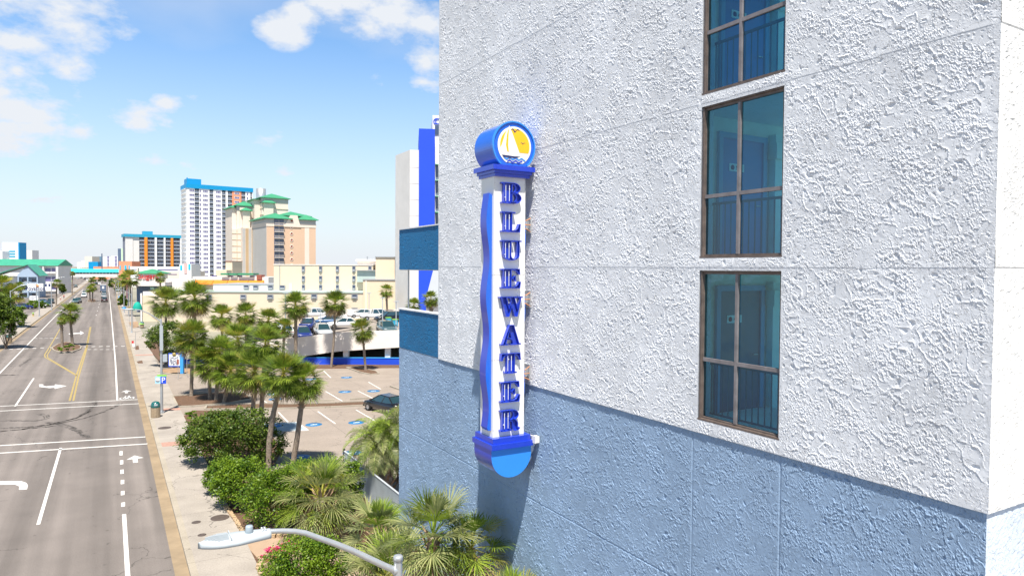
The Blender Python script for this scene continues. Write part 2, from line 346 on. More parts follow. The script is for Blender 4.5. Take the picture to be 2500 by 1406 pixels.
for a in ((63.2, 64.3), (50.5, 51.7), (104, 105.2)):
    sheet('paver_strip', [(2.9, a[0]), (5.0, a[0]-.4), (5.0, a[1]-.4), (2.9, a[1])], .152, M['paver'])

def strip(pts, w, mb, z=.006):
    for a, b in zip(pts[:-1], pts[1:]):
        a = Vector((a[0], a[1], z)); b = Vector((b[0], b[1], z)); n = (b-a).cross(Vector((0, 0, 1))).normalized()*w/2
        mb.quad(a-n, a+n, b+n, b-n)
def marking(name, segs, m=None, z=.006):
    mb = MB()
    for pts, w in segs: strip(pts, w, mb, z)
    o = mb.build(name, m or M['roadwhite']); o['kind'] = 'structure'; return o
marking('lane_line', [([(.51, 12), (.51, 38)], .17)])
marking('lane_line', [([(.51, 71), (.55, 100), (.3, 200), (-.1, 330), (-1, 600)], .15)])
marking('lane_line', [([G(u, v-5), G(u, v+5)], .17) for u, v in ((295.5, 1106), (297, 1128), (298, 1151), (299, 1176), (299.5, 1203), (300.5, 1231))])
marking('lane_line', [([(-2.96, 38.4), (-2.88, 54)], .15)])
marking('lane_line', [([(-7.06, 71.9), (-7.08, 89)], .15)])
marking('lane_line', [([(-2.9, y), (-2.9, y+3.5)], .13) for y in (195, 214, 233, 252)])
marking('lane_line', [([(-10.55, 60), (-10.68, 95), (-11.27, 200), (-11.9, 420)], .15)])
marking('crosswalk', [([G(-260, 1103), G(355, 1066)], .22), ([G(-260, 1122), G(360, 1083)], .22)])
marking('crosswalk', [([G(-260, 1004), G(336, 975)], .2), ([G(-260, 1017), G(339, 985)], .2)])
marking('crosswalk', [([G(u-4.5, v), G(u+4.5, v-.3)], .55) for u, v in [(27+19*k, 852.5-.8*k) for k in range(6)]+[(210+18*k, 846.3-.2*k) for k in range(6)]])
marking('crosswalk', [([G(u-4, v), G(u+4, v)], .35) for u, v in [(87+13*k, 826-.2*k) for k in range(5)]+[(218+15*k, 853) for k in range(5)]])
marking('yellow_line', [([G(170, 978), G(187, 915), G(203, 868), G(211, 846), G(220, 798)], .15), ([G(179, 978), G(193, 915), G(207, 868), G(213, 846), G(222, 798)], .15),
                        ([G(187, 917), G(148, 894), G(110, 872), G(109, 866), G(124, 842), G(148, 800)], .15), ([G(184, 913), G(150, 893), G(117, 873), G(115, 867), G(128, 846)], .12)], M['yellow'])
def shape(name, pts, M_=None, z=.007):
    return sheet(name, pts, z, M_ or M['roadwhite'])
shape('turn_arrow', [G(*p) for p in ((95, 938), (96, 944), (120, 947), (134, 946), (133, 949), (163, 942), (134, 938), (134, 941), (112, 943), (105, 941), (106, 938))])
shape('turn_arrow', [G(*p) for p in ((-60, 1174), (0, 1174), (52, 1174), (64, 1178), (68, 1184), (66, 1194), (46, 1195), (47, 1187), (36, 1182), (0, 1183), (-60, 1184))])
shape('turn_arrow', [G(*p) for p in ((168, 814), (196, 812), (196, 808), (205, 813), (196, 817), (196, 814.5), (168, 816))])
def bikearrow(cx, cy, s):
    shape('lane_arrow', [(cx+a*s, cy+b*s) for a, b in ((-.14, -.9), (-.14, .1), (-.5, .1), (0, 1.0), (.5, .1), (.14, .1), (.14, -.9))])
bikearrow(1.28, 48.6, .95); bikearrow(1.3, 75.3, .9)
mb = MB()
def ring2(mb, cx, cy, r, ry, w, z=.007, n=20):
    pts = [(cx+r*math.cos(2*math.pi*k/n), cy+ry*math.sin(2*math.pi*k/n)) for k in range(n+1)]; strip(pts, w, mb, z)
ring2(mb, .98, 71.6, .26, .5, .09); ring2(mb, 1.58, 71.6, .26, .5, .09)
strip([(.98, 71.6), (1.2, 72.6), (1.5, 72.6), (1.3, 71.7), (.98, 71.6)], .07, mb, .007); strip([(1.58, 71.6), (1.45, 72.9), (1.62, 73)], .07, mb, .007); strip([(1.1, 72.9), (1.25, 72.9)], .1, mb, .007)
mb.build('bicycle_symbol', M['white'])['kind'] = 'structure'
sk = [([(0, 1045), (60, 1043), (120, 1036), (180, 1022), (215, 1005), (230, 990), (232, 978)], .16), ([(60, 1046), (130, 1036), (200, 1022), (245, 1008), (280, 993), (295, 983)], .12), ([(0, 1053), (70, 1046), (130, 1040)], .18),
      ([(110, 1031), (140, 1034), (175, 1044), (200, 1057), (214, 1070)], .16), ([(95, 1010), (112, 1014), (114, 1021), (92, 1027), (0, 1027)], .1), ([(47, 895), (60, 885), (78, 874)], .1), ([(285, 820), (292, 820)], .1), ([(0, 916), (45, 915)], .25)]
random.seed(3); mb = MB()
for pts, w in sk:
    P = [G(*p) for p in pts]
    for off in (-.13, .02, .16):
        Q = [p+Vector((off+random.uniform(-.03, .03), off*.5, 0)) for p in P]
        k = 0
        for a, b in zip(Q[:-1], Q[1:]):
            for j in range(4):
                if random.random() < .72: strip([a.lerp(b, j/4), a.lerp(b, (j+random.uniform(.6, 1))/4)], w*random.uniform(.7, 1.5), mb, .0052)
mb.build('tyre_marks', M['skid'])['kind'] = 'structure'
# small oil spots and covers
def cover(u, v, r, z=.152): 
    p = G(u, v, z); mb = MB(); mb.lathe([(r, z-.003), (r, z+.006), (0.001, z+.006)], 16, c=(p.x, p.y)); o = mb.build('manhole_cover', M['metal'] if False else M['darkbronze']); return tag(o, 'round dark cover in the sidewalk '+('beside the shrubs, long oval' if r > .4 else 'near the kerb, small'), 'manhole cover')
M['darkbronze'] = mat('cover_iron', (.09, .07, .06), .6, .2, 8)
for i, (u, v, r, lb) in enumerate(((537, 1263, .42, 'large dark manhole cover in the sidewalk beside the stone edging'), (479, 1274, .2, 'small round dark cover in the sidewalk left of the large one'), (493, 1305, .18, 'small dark cover in the sidewalk nearest the street lamp head'), (402, 1044, .45, 'dark round cover in the sidewalk below the trash bin'))):
    p = G(u, v, .152); mb = MB(); mb.lathe([(r, .147), (r, .158), (r*.9, .16), (0.001, .16)], 18, c=(p.x, p.y)); mb.lathe([(r*.6, .161), (r*.5, .163), (r*.4, .161)], 18, c=(p.x, p.y)); tag(mb.build('manhole_cover', M['darkbronze']), lb, 'manhole cover')
# parking lot stall lines and discs
marking('stall_line', [([G(a[0], a[1], .03), G(b[0], b[1], .03)], .11) for a, b in (((776, 1004), (819, 1034)), ((869, 1000), (921, 1030)), ((680, 1006), (709, 1036)), ((795, 955), (836, 979)), ((874, 954), (918, 976)), ((735, 975), (745, 982)), ((790, 905), (808, 922)), ((640, 975), (655, 985)), ((790, 1109), (815, 1126)), ((899, 932), (930, 950)))], None, .036)
marking('stall_line', [([G(723, 1029, .03), G(752, 1050, .03), G(640, 1054, .03)], .16)], None, .036)
sheet('handicap_zone', [G(723, 1030, .03), G(751, 1049, .03), G(638, 1053, .03), G(640, 1032, .03)], .033, M['bluewash'])
disc = None
mb = MB(); mb.lathe([(.62, 0), (.62, .004), (.001, .004)], 28); mb.add([(x*.62, y*.7, .0065) for x, y in ((-.4, -.12), (.4, -.12), (.4, .1), (.15, .04), (0, .16), (-.2, .03), (-.4, .1))], [tuple(range(7))], 1); discme = mb.mesh('disc', [M['bluelogo'], M['white']])
for (u, v) in ((766, 1036), (870, 1031), (668, 1039), (842, 956), (912, 954), (668, 962), (846, 921), (732, 1115), (860, 1105), (673, 974), (690, 918), (760, 925)):
    p = G(u, v, .036); o = link('parking_disc', discme, None, p); o['kind'] = 'structure'
# planted strips
def bed(pts, z=.06, kerb=True, m='mulch', name='mulch_bed'):
    P = [G(u, v, .03) for u, v in pts]; sheet(name, P, z, M[m], thick=.05)
    if kerb:
        mb = MB()
        for a, b in zip(P, P[1:]+P[:1]):
            mb.bar(Vector((a.x, a.y, .07)), Vector((b.x, b.y, .07)), .16, .16)
        mb.build('bed_kerb', M['kerb'])['kind'] = 'structure'
bed([(645, 986), (700, 987), (800, 985), (905, 980), (985, 976), (985, 985), (905, 990), (800, 995), (700, 998), (560, 1000), (500, 1000), (505, 992), (560, 988)])
bed([(421, 968), (470, 964), (545, 957), (600, 962), (615, 975), (560, 985), (470, 993), (434, 994)])
bed([(735, 891), (980, 889), (980, 898), (790, 900), (740, 900)], kerb=False)
bed([(846, 898), (870, 897), (918, 907), (925, 913), (905, 915), (880, 910)], z=.1)
bed([(448, 1016), (470, 1002), (560, 1003), (640, 1030), (690, 1100), (655, 1155), (600, 1135), (500, 1140), (460, 1050)], kerb=False)
bed([(380, 905), (440, 895), (560, 893), (660, 893), (660, 905), (560, 915), (420, 915), (400, 912)], kerb=True, m='dirt')
bed([(350, 835), (395, 835), (425, 885), (390, 886)], kerb=False, z=.16)
bed([(329, 848), (338, 845), (340, 855), (331, 856)], kerb=False, z=.165); bed([(334, 885), (347, 882), (349, 889), (337, 889)], kerb=False, z=.165)
bed([(314, 788), (336, 786), (339, 800), (322, 803)], kerb=False, z=.165, m='dirt')
sheet('planting_bed', [(5.0, 18), (5.0, 40.5), (11.3, 43), (11.3, 38), (13.5, 34), (13.5, 26), (8.6, 24), (8.6, 18)], .06, M['mulch'], thick=.05)
sheet('path', [G(540, 1312, .07), G(840, 1290, .07), (8.6, 27.6), (8.6, 24.6), G(650, 1385, .07), G(600, 1330, .07)], .075, M['sandpath'], thick=.03)
# stone edging between sidewalk and bed: individual blocks, one border
random.seed(5)
def edging(pts, lb):
    mb = MB(); P = [G(u, v, .15) for u, v in pts]
    for a, b in zip(P[:-1], P[1:]):
        n = max(1, int((b-a).length/.24))
        for k in range(n):
            p = a.lerp(b, (k+.5)/n); d = (b-a).normalized(); s = random.uniform(.85, 1.1)
            Mx = Matrix.Translation(p) @ Matrix.Rotation(math.atan2(d.y, d.x)+random.uniform(-.2, .2), 4, 'Z')
            mb.box(-.11*s, .11*s, -.09, .09, -.1, .09*s, 0, Mx)
    tag(mb.build('stone_edging', M['rock']), lb, 'edging')
edging([(548, 1235), (560, 1250), (575, 1270), (590, 1295), (600, 1312)], 'tan stone block edging along the sidewalk under the round shrubs')
edging([(600, 1312), (660, 1308), (720, 1306), (800, 1305), (850, 1300)], 'tan stone block edging behind the street lamp head below the arching palm')
edging([(690, 1345), (660, 1352), (640, 1365), (630, 1385), (640, 1406)], 'curved tan stone edging round the bed with pink flowers')

# median islands with kerbs
def island(pts, name='median_island'):
    P = [G(u, v) for u, v in pts]; poly = [(p.x, p.y) for p in P]
    sheet(name, poly, .15, M['kerb'], thick=.2); c = sum(P, Vector())/len(P)
    sheet(name+'_soil', [(c.x+(p.x-c.x)*.9, c.y+(p.y-c.y)*.93) for p in P], .17, M['mulch'], thick=.03)
island([(124, 851), (130, 857), (150, 862), (178, 860), (198, 853), (200, 847), (190, 842), (176, 838), (160, 836), (140, 841)])
island([(213, 736), (222, 738.5), (234, 737.5), (237, 735), (230, 731), (222, 730), (215, 733)])
island([(222, 712), (228, 712.5), (232, 711), (229, 708), (224, 708.5)])

# ================================================================ HOTEL WALL WITH TROWELLED STUCCO
rng = np.random.default_rng(11); NF = 1024
kx = np.fft.fftfreq(NF, .02)[:, None]; ky = np.fft.fftfreq(NF, .02)[None, :]; kk = np.sqrt(kx*kx+ky*ky)+1e-6
def field(lam, bw=.45, ax=1.0):
    k2 = np.sqrt((kx*ax)**2+ky**2)+1e-6
    f = np.fft.ifft2(np.fft.fft2(rng.standard_normal((NF, NF)))*np.exp(-(np.log(k2*lam)/bw)**2)).real; return f/f.std()
def samp(f, a, z):
    a = (a/.02) % NF; z = (z/.02) % NF; i = a.astype(int); j = z.astype(int); fa = a-i; fz = z-j; i1 = (i+1) % NF; j1 = (j+1) % NF
    return f[i, j]*(1-fa)*(1-fz)+f[i1, j]*fa*(1-fz)+f[i, j1]*(1-fa)*fz+f[i1, j1]*fa*fz
F1 = field(.42, .6); F2 = field(.16, .6); F3 = field(.062, .5); F4 = field(.75, .4); FM = field(1.1, .4); FM2 = field(.5, .4); FM3 = field(.8, .5); FW = field(.16, .4); FW2 = field(.16, .4); FS = field(2.5, .5)
sg = lambda x: 1/(1+np.exp(-np.clip(x, -30, 30)))
def stucco_h(a, z, amp=1.0):
    a2 = a+samp(FW, a, z)*.010; z2 = z+samp(FW2, a, z)*.010
    def lips(f, k, p):      # overlapping trowel laps: flat, curling up to a lip, then a sharp step down
        t = f*k; t = t-np.floor(t); return t**p
    h = .0085*lips(samp(F1, a2, z2), .50, 6)*sg((samp(FM, a, z)+.2)*4)
    h += .0070*lips(samp(F2, z2, a2), .50, 5)*sg((samp(FM2, a, z)-.1)*4)
    h += .0070*lips(samp(F3, a2, z2), .45, 4)*sg((samp(FM3, a, z)-.45)*4)
    h += .0060*sg((samp(F3, z2, a2)-1.5)/.10)*sg((samp(FM3, z, a)+.2)*4)
    h -= .0120*sg((-samp(F3, z2, a2)-1.45)/.10)*sg((samp(FM, z, a)+.3)*3)
    h -= .0150*sg((-samp(F2, a2, z2)-1.55)/.06)*sg((samp(FM2, z, a)-.1)*4)
    h += .0008*samp(FS, a, z)
    return h*amp*1.1
def grid_lines(edges, step):
    out = []
    for a, b in zip(edges[:-1], edges[1:]):
        n = max(1, int(round((b-a)/(step(.5*(a+b)) if callable(step) else step)))); out += [a+(b-a)*k/n for k in range(n)]
    return np.array(out+[edges[-1]])
def stucco(name, parent, m, A, Z, place, holes=(), extra=None, amp=1.0):
    """grid of a (along the wall) by z, pushed out along the wall's normal"""
    a, z = np.meshgrid(A, Z, indexing='ij'); h = stucco_h(a, z, amp)
    if extra is not None: h = extra(a, z, h)
    co = place(a, z, h); na, nz = a.shape
    idx = np.arange(na*nz).reshape(na, nz); q = np.stack([idx[:-1, :-1], idx[1:, :-1], idx[1:, 1:], idx[:-1, 1:]], -1).reshape(-1, 4)
    ca = (.5*(a[:-1, :-1]+a[1:, 1:])).ravel(); cz = (.5*(z[:-1, :-1]+z[1:, 1:])).ravel(); keep = np.ones(len(ca), bool)
    for (a0, a1, z0, z1) in holes: keep &= ~((ca > a0) & (ca < a1) & (cz > z0) & (cz < z1))
    q = q[keep]; me = bpy.data.meshes.new(name); me.vertices.add(na*nz); me.vertices.foreach_set('co', co.reshape(-1, 3).astype(np.float32).ravel())
    me.loops.add(q.size); me.loops.foreach_set('vertex_index', q.ravel().astype(np.int32)); me.polygons.add(len(q))
    me.polygons.foreach_set('loop_start', (np.arange(len(q))*4).astype(np.int32))
    me.polygons.foreach_set('use_smooth', np.zeros(len(q), bool)); me.update(calc_edges=True); me.materials.append(m); return link(name, me, parent)
def stucco_mat(name, c, rough=.75, var=.05):
    m = mat(name, c, rough, var, .5); t = m.node_tree; b = t.nodes['Principled BSDF']; g = t.nodes.new('ShaderNodeTexCoord')
    def nz(sc, det, off, dist=0.6):
        mp_ = t.nodes.new('ShaderNodeMapping'); mp_.inputs['Location'].default_value = (off, off*2, off*3); t.links.new(g.outputs['Object'], mp_.inputs[0])
        n = t.nodes.new('ShaderNodeTexNoise'); n.inputs['Scale'].default_value = sc; n.inputs['Detail'].default_value = det; n.inputs['Distortion'].default_value = dist; t.links.new(mp_.outputs[0], n.inputs[0]); return n.outputs[0]
    def ss(x, a, b_):
        r = t.nodes.new('ShaderNodeMapRange'); r.interpolation_type = 'SMOOTHSTEP'; r.inputs[1].default_value = a; r.inputs[2].default_value = b_; t.links.new(x, r.inputs[0]); return r.outputs[0]
    f1 = ss(nz(13, 3, 1), .57, .60); f2 = ss(nz(30, 2, 4), .58, .63); f3 = ss(nz(7, 4, 8, 1.2), .50, .515); k1 = ss(nz(1.6, 2, 11), .42, .60); k2 = ss(nz(2.3, 2, 15), .45, .6)
    old = b.inputs['Base Color'].links[0].from_socket; mw = t.nodes.new('ShaderNodeMapping'); mw.inputs['Scale'].default_value = (.8, .8, .5); t.links.new(g.outputs['Object'], mw.inputs[0])
    nw = t.nodes.new('ShaderNodeTexNoise'); nw.inputs['Scale'].default_value = 1; nw.inputs['Detail'].default_value = 6; t.links.new(mw.outputs[0], nw.inputs[0]); rw2 = t.nodes.new('ShaderNodeMapRange'); rw2.inputs[1].default_value = .32; rw2.inputs[2].default_value = .6; rw2.inputs[3].default_value = .95; rw2.inputs[4].default_value = 1.03; t.links.new(nw.outputs[0], rw2.inputs[0])
    vs_ = t.nodes.new('ShaderNodeVectorMath'); vs_.operation = 'SCALE'; t.links.new(old, vs_.inputs[0]); t.links.new(rw2.outputs[0], vs_.inputs['Scale']); t.links.new(vs_.outputs[0], b.inputs['Base Color'])
    h = mth('ADD', mth('MULTIPLY', mth('MULTIPLY', f1, k1, t), .8, t), mth('MULTIPLY', mth('MULTIPLY', f2, k2, t), .55, t), t)
    h = mth('ADD', h, mth('MULTIPLY', mth('MULTIPLY', f3, mth('SUBTRACT', 1.0, k1, t), t), .5, t), t); h = mth('ADD', h, mth('MULTIPLY', nz(60, 4, 20), .10, t), t)
    bp = t.nodes.new('ShaderNodeBump'); bp.inputs['Strength'].default_value = 1; bp.inputs['Distance'].default_value = .010; t.links.new(h, bp.inputs['Height']); t.links.new(bp.outputs[0], b.inputs['Normal']); return m
M['stuccoW'] = stucco_mat('stucco_white', (.66, .68, .71), .75, .07)
M['stuccoB'] = stucco_mat('stucco_blue', (.25, .355, .50), .75, .08)
M['stuccoD'] = stucco_mat('stucco_deep', (.006, .125, .29), .65, .10)
M['stuccoL'] = stucco_mat('stucco_sunlit', (.80, .80, .78), .75, .03)  # white stucco again, its colour lightened for the sun on the right face
M['stuccoR'] = stucco_mat('stucco_sunlit_low', (.62, .70, .80), .75, .03)  # blue stucco again, sunlight of the right face put into its colour
WX = 8.66; Y0 = 3.99; Y1 = 19.19; Y2 = 22.53; ZB = 9.235
hotel = empty('hotel_building', (WX, Y0, 0), 0, 'textured white and blue stucco hotel wall with bronze windows filling the right of the view', 'building')
inv = Matrix.Translation((-WX, -Y0, 0))
WINS = [(6.82, 8.46, 9.47, 11.99, '421'), (6.82, 8.46, 12.21, 14.73, '521'), (6.82, 8.46, 14.94, 17.46, '621')]
seams = [12.04, 14.78, 17.5]
def wall_extra(a, z, h):
    for s in seams:
        d = z-s-.004*np.sin(a*3.1)-.004*np.sin(a*7.7)
        near = np.exp(-(d/.05)**2); h = h*(1-.6*near)+.002*near
        h = h+np.where((d > 0) & (d < .5), .0035*(1-np.clip(d, 0, .5)/.5), 0)
    for (w0, w1, b0, b1, _) in WINS:   # plain trowelled margin round each opening
        dx = np.maximum(np.maximum(w0-a, a-w1), 0); dz = np.maximum(np.maximum(b0-z, z-b1), 0); d = np.hypot(dx, dz); k = np.exp(-(d/.05)**2); h = h*(1-.85*k)
    k = np.exp(-((a-Y1)/.06)**2)+np.exp(-((a-Y0)/.04)**2); h = h*(1-.8*np.clip(k, 0, 1))
    h = np.where(z <= ZB+.001, 0.0, h)
    return h+.028
def low_extra(a, z, h):
    for s in (6.80, 8.60, 15.3):
        d = np.abs(a-s); near = np.exp(-(d/.045)**2); h = h*(1-.8*near)-np.where(d < .014, .012, 0)
    h = np.where(np.abs(z-6.5) < .014, h-.01, h)
    # the sheet-smooth panel between the two joints
    return h*np.where((a > 6.8) & (a < 8.6), .75, 1.0)
ystep = lambda y: .0105 if y < 9 else (.014 if y < 14 else .020)
plW = lambda a, z, h: np.stack([-h, a-Y0, z], -1)
up_w = stucco('upper_wall', hotel, M['stuccoW'], grid_lines([Y0-.03, 6.82, 8.46, Y1], ystep), grid_lines([ZB, 9.47, 11.99, 12.21, 14.73, 14.94, 17.46, 20.5], .0145), plW, [w[:4] for w in WINS], wall_extra)
lo_w = stucco('lower_wall', hotel, M['stuccoB'], grid_lines([Y0, 6.8, 8.6, Y2], lambda y: ystep(y)*1.1), grid_lines([1.2, 4, ZB], lambda z: .016 if z > 4 else .025), plW, (), low_extra)
plR = lambda a, z, h: np.stack([a-WX, -h, z], -1)
def r_extra(a, z, h):
    d = np.minimum(a-WX, 9); k = np.exp(-((d)/.05)**2); h = h*(1-.8*k)*.7
    for s in (12.04, 14.78): h = h*(1-.8*np.exp(-((z-s)/.05)**2))+np.where((z > s) & (z < s+.4), .008*(1-(z-s)/.4), 0)
    return h+.03
stucco('side_wall', hotel, M['stuccoL'], grid_lines([WX-.03, WX+3.3], lambda x: .016 if x < 10 else .04), grid_lines([ZB, 20.5], .02), plR, (), r_extra)
stucco('side_wall_lower', hotel, M['stuccoR'], grid_lines([WX, WX+3.3], lambda x: .016 if x < 10 else .04), grid_lines([1.2, ZB], .03), plR, (), lambda a, z, h: h*.5)
# plain remainder of the block: top, base, back, far end, roof
mb = MB(); e = .03
mb.box(.0, 3.30, 0, Y1-Y0, 20.5, 24); o = mb.build('top_storeys', M['stuccoW'], hotel)
mb = MB(); mb.box(0.001, 3.30, .001, Y2-Y0, 0, 1.2); mb.build('plinth', M['stuccoB'], hotel)
mb = MB(); mb.box(.02, .25, .02, Y2-Y0, 1.2, ZB-.02); mb.box(.25, 3.30, Y2-Y0-.25, Y2-Y0, 1.2, ZB-.02); mb.box(3.06, 3.30, .02, Y2-Y0-.25, 1.2, ZB-.02); mb.box(.25, 3.06, .02, .25, 1.2, ZB-.02); mb.box(.02, 3.30, .02, Y2-Y0, ZB-.02, ZB-.001)
mb.build('lower_storeys', M['stuccoB'], hotel)
mb = MB()
mb.box(.0, 3.30, Y1-Y0-.22, Y1-Y0, ZB, 20.5); mb.box(.25, 3.06, .02, .2, ZB, 20.5); mb.box(0, .0001, 0, .0001, ZB, ZB+.001)
# inner leaf behind the stucco, leaving the openings
yb = [.02, 6.82-Y0-.0, 8.46-Y0, Y1-Y0-.22]
mb.box(.005, .25, yb[0], yb[1], ZB, 20.5); mb.box(.005, .25, yb[2], yb[3], ZB, 20.5)
for a, b in ((ZB, 9.47), (11.99, 12.21), (14.73, 14.94), (17.46, 20.5)): mb.box(.005, .25, yb[1], yb[2], a, b)
for k in range(5): mb.box(.25, 3.06, .2, Y1-Y0-.22, ZB+2.745*k-.0, ZB+2.745*k+.18) if k else None
mb.box(3.06, 3.30, .2, 4.9, ZB, 20.5) if False else None
mb.build('inner_wall', M['stuccoW'], hotel)
# end-bay galleries with deep blue parapets
for z0, z1, nm in ((9.24, 10.61, 'lower_gallery'), (11.93, 13.34, 'upper_gallery')):
    mb = MB(); mb.box(.17, 3.30, Y1-Y0, Y2-Y0, z0-.0, z0+.16); mb.box(.02, .17, Y1-Y0, Y2-Y0, z0, z1-.002); g_ = mb.build('gallery', M['stuccoW'], hotel)
    stucco('parapet', g_, M['stuccoD'], grid_lines([Y1, Y2], .024), grid_lines([z0+.02, z1-.03], .024), plW, (), lambda a, z, h: h*.9+.0)
    mb = MB(); mb.box(-.03, .2, Y1-Y0+.002, Y2-Y0+.02, z1-.03, z1+.01); mb.build('parapet_cap', M['stuccoW'], g_)
mb = MB(); mb.tube([(.3, Y2-Y0-.1, 10.6), (.3, Y2-Y0-.1, 11.93)], .03, 8); mb.build('railing_post', M['metal'], hotel)

# windows of the stair hall
M['bronze'] = mat('bronze_frame', (.13, .10, .085), .5, .3, 6, .002, 60); M['bronzeL'] = mat('bronze_mullion_lit', (.19, .175, .18), .45, .25, 5, .002, 60)  # mullion copy of the bronze is paler and greyer, painted as lit
def tinted():
    m = bpy.data.materials.new('tinted_glass'); m.use_nodes = True; t = m.node_tree; t.nodes.clear()
    tr = t.nodes.new('ShaderNodeBsdfTransparent'); tr.inputs[0].default_value = (.17, .74, 1.0, 1)
    gl = t.nodes.new('ShaderNodeBsdfGlossy'); gl.inputs['Roughness'].default_value = .01; gl.inputs[0].default_value = (.8, .95, 1, 1)
    lw = t.nodes.new('ShaderNodeFresnel'); lw.inputs[0].default_value = 1.55
    mr = t.nodes.new('ShaderNodeMath'); mr.operation = 'MULTIPLY_ADD'; mr.inputs[1].default_value = .95; mr.inputs[2].default_value = .03; tn = t.nodes.new('ShaderNodeTexNoise'); tn.inputs['Scale'].default_value = 1.7; tc_ = t.nodes.new('ShaderNodeTexCoord'); t.links.new(tc_.outputs['Object'], tn.inputs[0]); bp = t.nodes.new('ShaderNodeBump'); bp.inputs['Distance'].default_value = .012; t.links.new(tn.outputs[0], bp.inputs['Height']); t.links.new(bp.outputs[0], gl.inputs['Normal']); t.links.new(lw.outputs[0], mr.inputs[0])
    ms = t.nodes.new('ShaderNodeMixShader'); o = t.nodes.new('ShaderNodeOutputMaterial'); t.links.new(mr.outputs[0], ms.inputs[0]); t.links.new(tr.outputs[0], ms.inputs[1]); t.links.new(gl.outputs[0], ms.inputs[2]); t.links.new(ms.outputs[0], o.inputs[0]); return m
M['tint'] = tinted(); M['roomw'] = mat('hall_plaster', (.80, .80, .74), .85, .08, 2); M['doorblue'] = mat('hall_door', (.06, .20, .45), .4, .05, 2); M['doorframe'] = mat('hall_door_frame', (.14, .36, .55), .5, .05, 2)
M['doorslate'] = mat('hall_door_slate', (.08, .15, .24), .4, .05, 2); M['railpaint'] = mat('hall_railing', (.10, .16, .20), .5, .1, 4)
def text_mesh(s, size, m, ext=.004, align='CENTER', sx=1.0):
    cu = bpy.data.curves.new('t', 'FONT'); cu.body = s; cu.size = size; cu.extrude = ext; cu.align_x = align; cu.align_y = 'CENTER'
    ob = bpy.data.objects.new('t', cu); col.objects.link(ob); dg = bpy.context.evaluated_depsgraph_get(); me = bpy.data.meshes.new_from_object(ob.evaluated_get(dg)); bpy.data.objects.remove(ob)
    me.materials.clear(); me.materials.append(m); return me
M['navy'] = mat('navy_ink', (.02, .03, .12), .6, .02, 1); M['red'] = mat('red_paint', (.55, .02, .02), .6, .05, 1)
for (w0, w1, b0, b1, num) in WINS:
    a0, a1 = w0-Y0, w1-Y0; am = 7.70-Y0; zm = b0+1.02
    fr = MB(); fx0, fx1 = .02, .10
    fr.box(fx0, fx1, a0, a0+.05, b0, b1); fr.box(fx0, fx1, a1-.05, a1, b0, b1); fr.box(fx0, fx1, a0+.05, a1-.05, b0, b0+.05); fr.box(fx0, fx1, a0+.05, a1-.05, b1-.06, b1)
    fr.box(-.012, fx0, a1-.045, a1-.012, b0, b1); fr.box(-.012, fx0, a0+.006, a0+.028, b0, b1); fr.box(-.03, fx0, a0-.01, a1+.01, b0-.012, b0+.02); fr.box(-.012, fx0, a0, a1, b1-.02, b1)
    win = fr.build('window', M['bronze'], hotel)
    mu = MB(); mu.box(.012, .075, am-.024, am+.024, b0+.05, b1-.06); mu.box(.016, .07, a0+.05, am-.028, zm-.03, zm+.03); mu.box(.016, .07, am+.028, a1-.05, zm-.03, zm+.03); mu.build('mullion', M['bronzeL'], win)
    for pa, pb in ((a0+.05, am-.028), (am+.028, a1-.05)):
        for za, zb in ((b0+.05, zm-.03), (zm+.03, b1-.06)):
            g = MB(); g.quad((.052, pb, za), (.052, pa, za), (.052, pa, zb), (.052, pb, zb)); g.build('pane', M['tint'], win)
    # the hall behind: end wall with a numbered door, soffit, railing
    fz = b0-.05; cz = fz+2.66; yw = 8.80-Y0
    rm = MB(); rm.box(.25, 3.06, yw, yw+.12, fz, cz); rm.box(.25, 3.06, .9, 1.0, fz, cz); rm.box(.1, 3.06, 1.0, yw, fz-.06, fz+.004); rm.box(.1, 3.06, 1.0, yw, cz-.01, cz+.04)
    rm.box(2.06, 2.34, yw-.16, yw-.001, fz, cz-.3); rm.box(2.02, 2.40, yw-.22, yw-.001, cz-.75, cz-.45); pass
    rm.build('stair_hall', M['roomw'], hotel)
    dr = MB(); dr.box(.80, 1.86, yw-.03, yw-.001, fz+.01, fz+2.2); door = dr.build('hall_door', M['doorblue'] if num != '421' else M['doorslate'], hotel)
    df = MB(); df.box(.70, .80, yw-.06, yw-.002, fz+.01, fz+2.3); df.box(1.86, 1.96, yw-.06, yw-.002, fz+.01, fz+2.3); df.box(.80, 1.86, yw-.06, yw-.002, fz+2.2, fz+2.3); df.build('door_frame', M['doorframe'], door)
    pl = MB(); pl.box(.98, 1.36, yw-.04, yw-.03, fz+1.62, fz+1.76); plate = pl.build('number_plate', M['white'], door)
    lg = MB(); lg.lathe([(.045, 0), (.045, .004), (.001, .004)], 16, M=Matrix.Translation((1.06, yw-.041, fz+1.69)) @ Matrix.Rotation(R(90), 4, 'X')); lg.build('emblem', M['navy'], plate) if False else None
    me = text_mesh(num, .1, M['navy'], .002); link('room_number', me, door, (1.22, yw-.046, fz+1.685), (R(90), 0, 0))
    lg.build('door_emblem', M['navy'], door)
    hb = MB(); hb.tube([(1.74, yw-.04, fz+1.02), (1.74, yw-.09, fz+1.02), (1.64, yw-.09, fz+1.02)], .012, 6); hb.build('handle', M['metal'], door)
    sw = MB(); sw.box(1.975, 2.05, yw-.02, yw-.001, fz+1.2, fz+1.34); sw.build('light_switch', M['white'], hotel)
    rl = MB(); rx = .33; rl.box(rx-.02, rx+.02, 1.2, yw, fz+.95, fz+.99); rl.box(rx-.012, rx+.012, 1.2, yw, fz+.08, fz+.11)
    k = 1.25
    while k < yw-.03: rl.box(rx-.008, rx+.008, k, k+.016, fz+.11, fz+.95); k += .125
    rl.build('hall_railing', M['railpaint'], hotel)
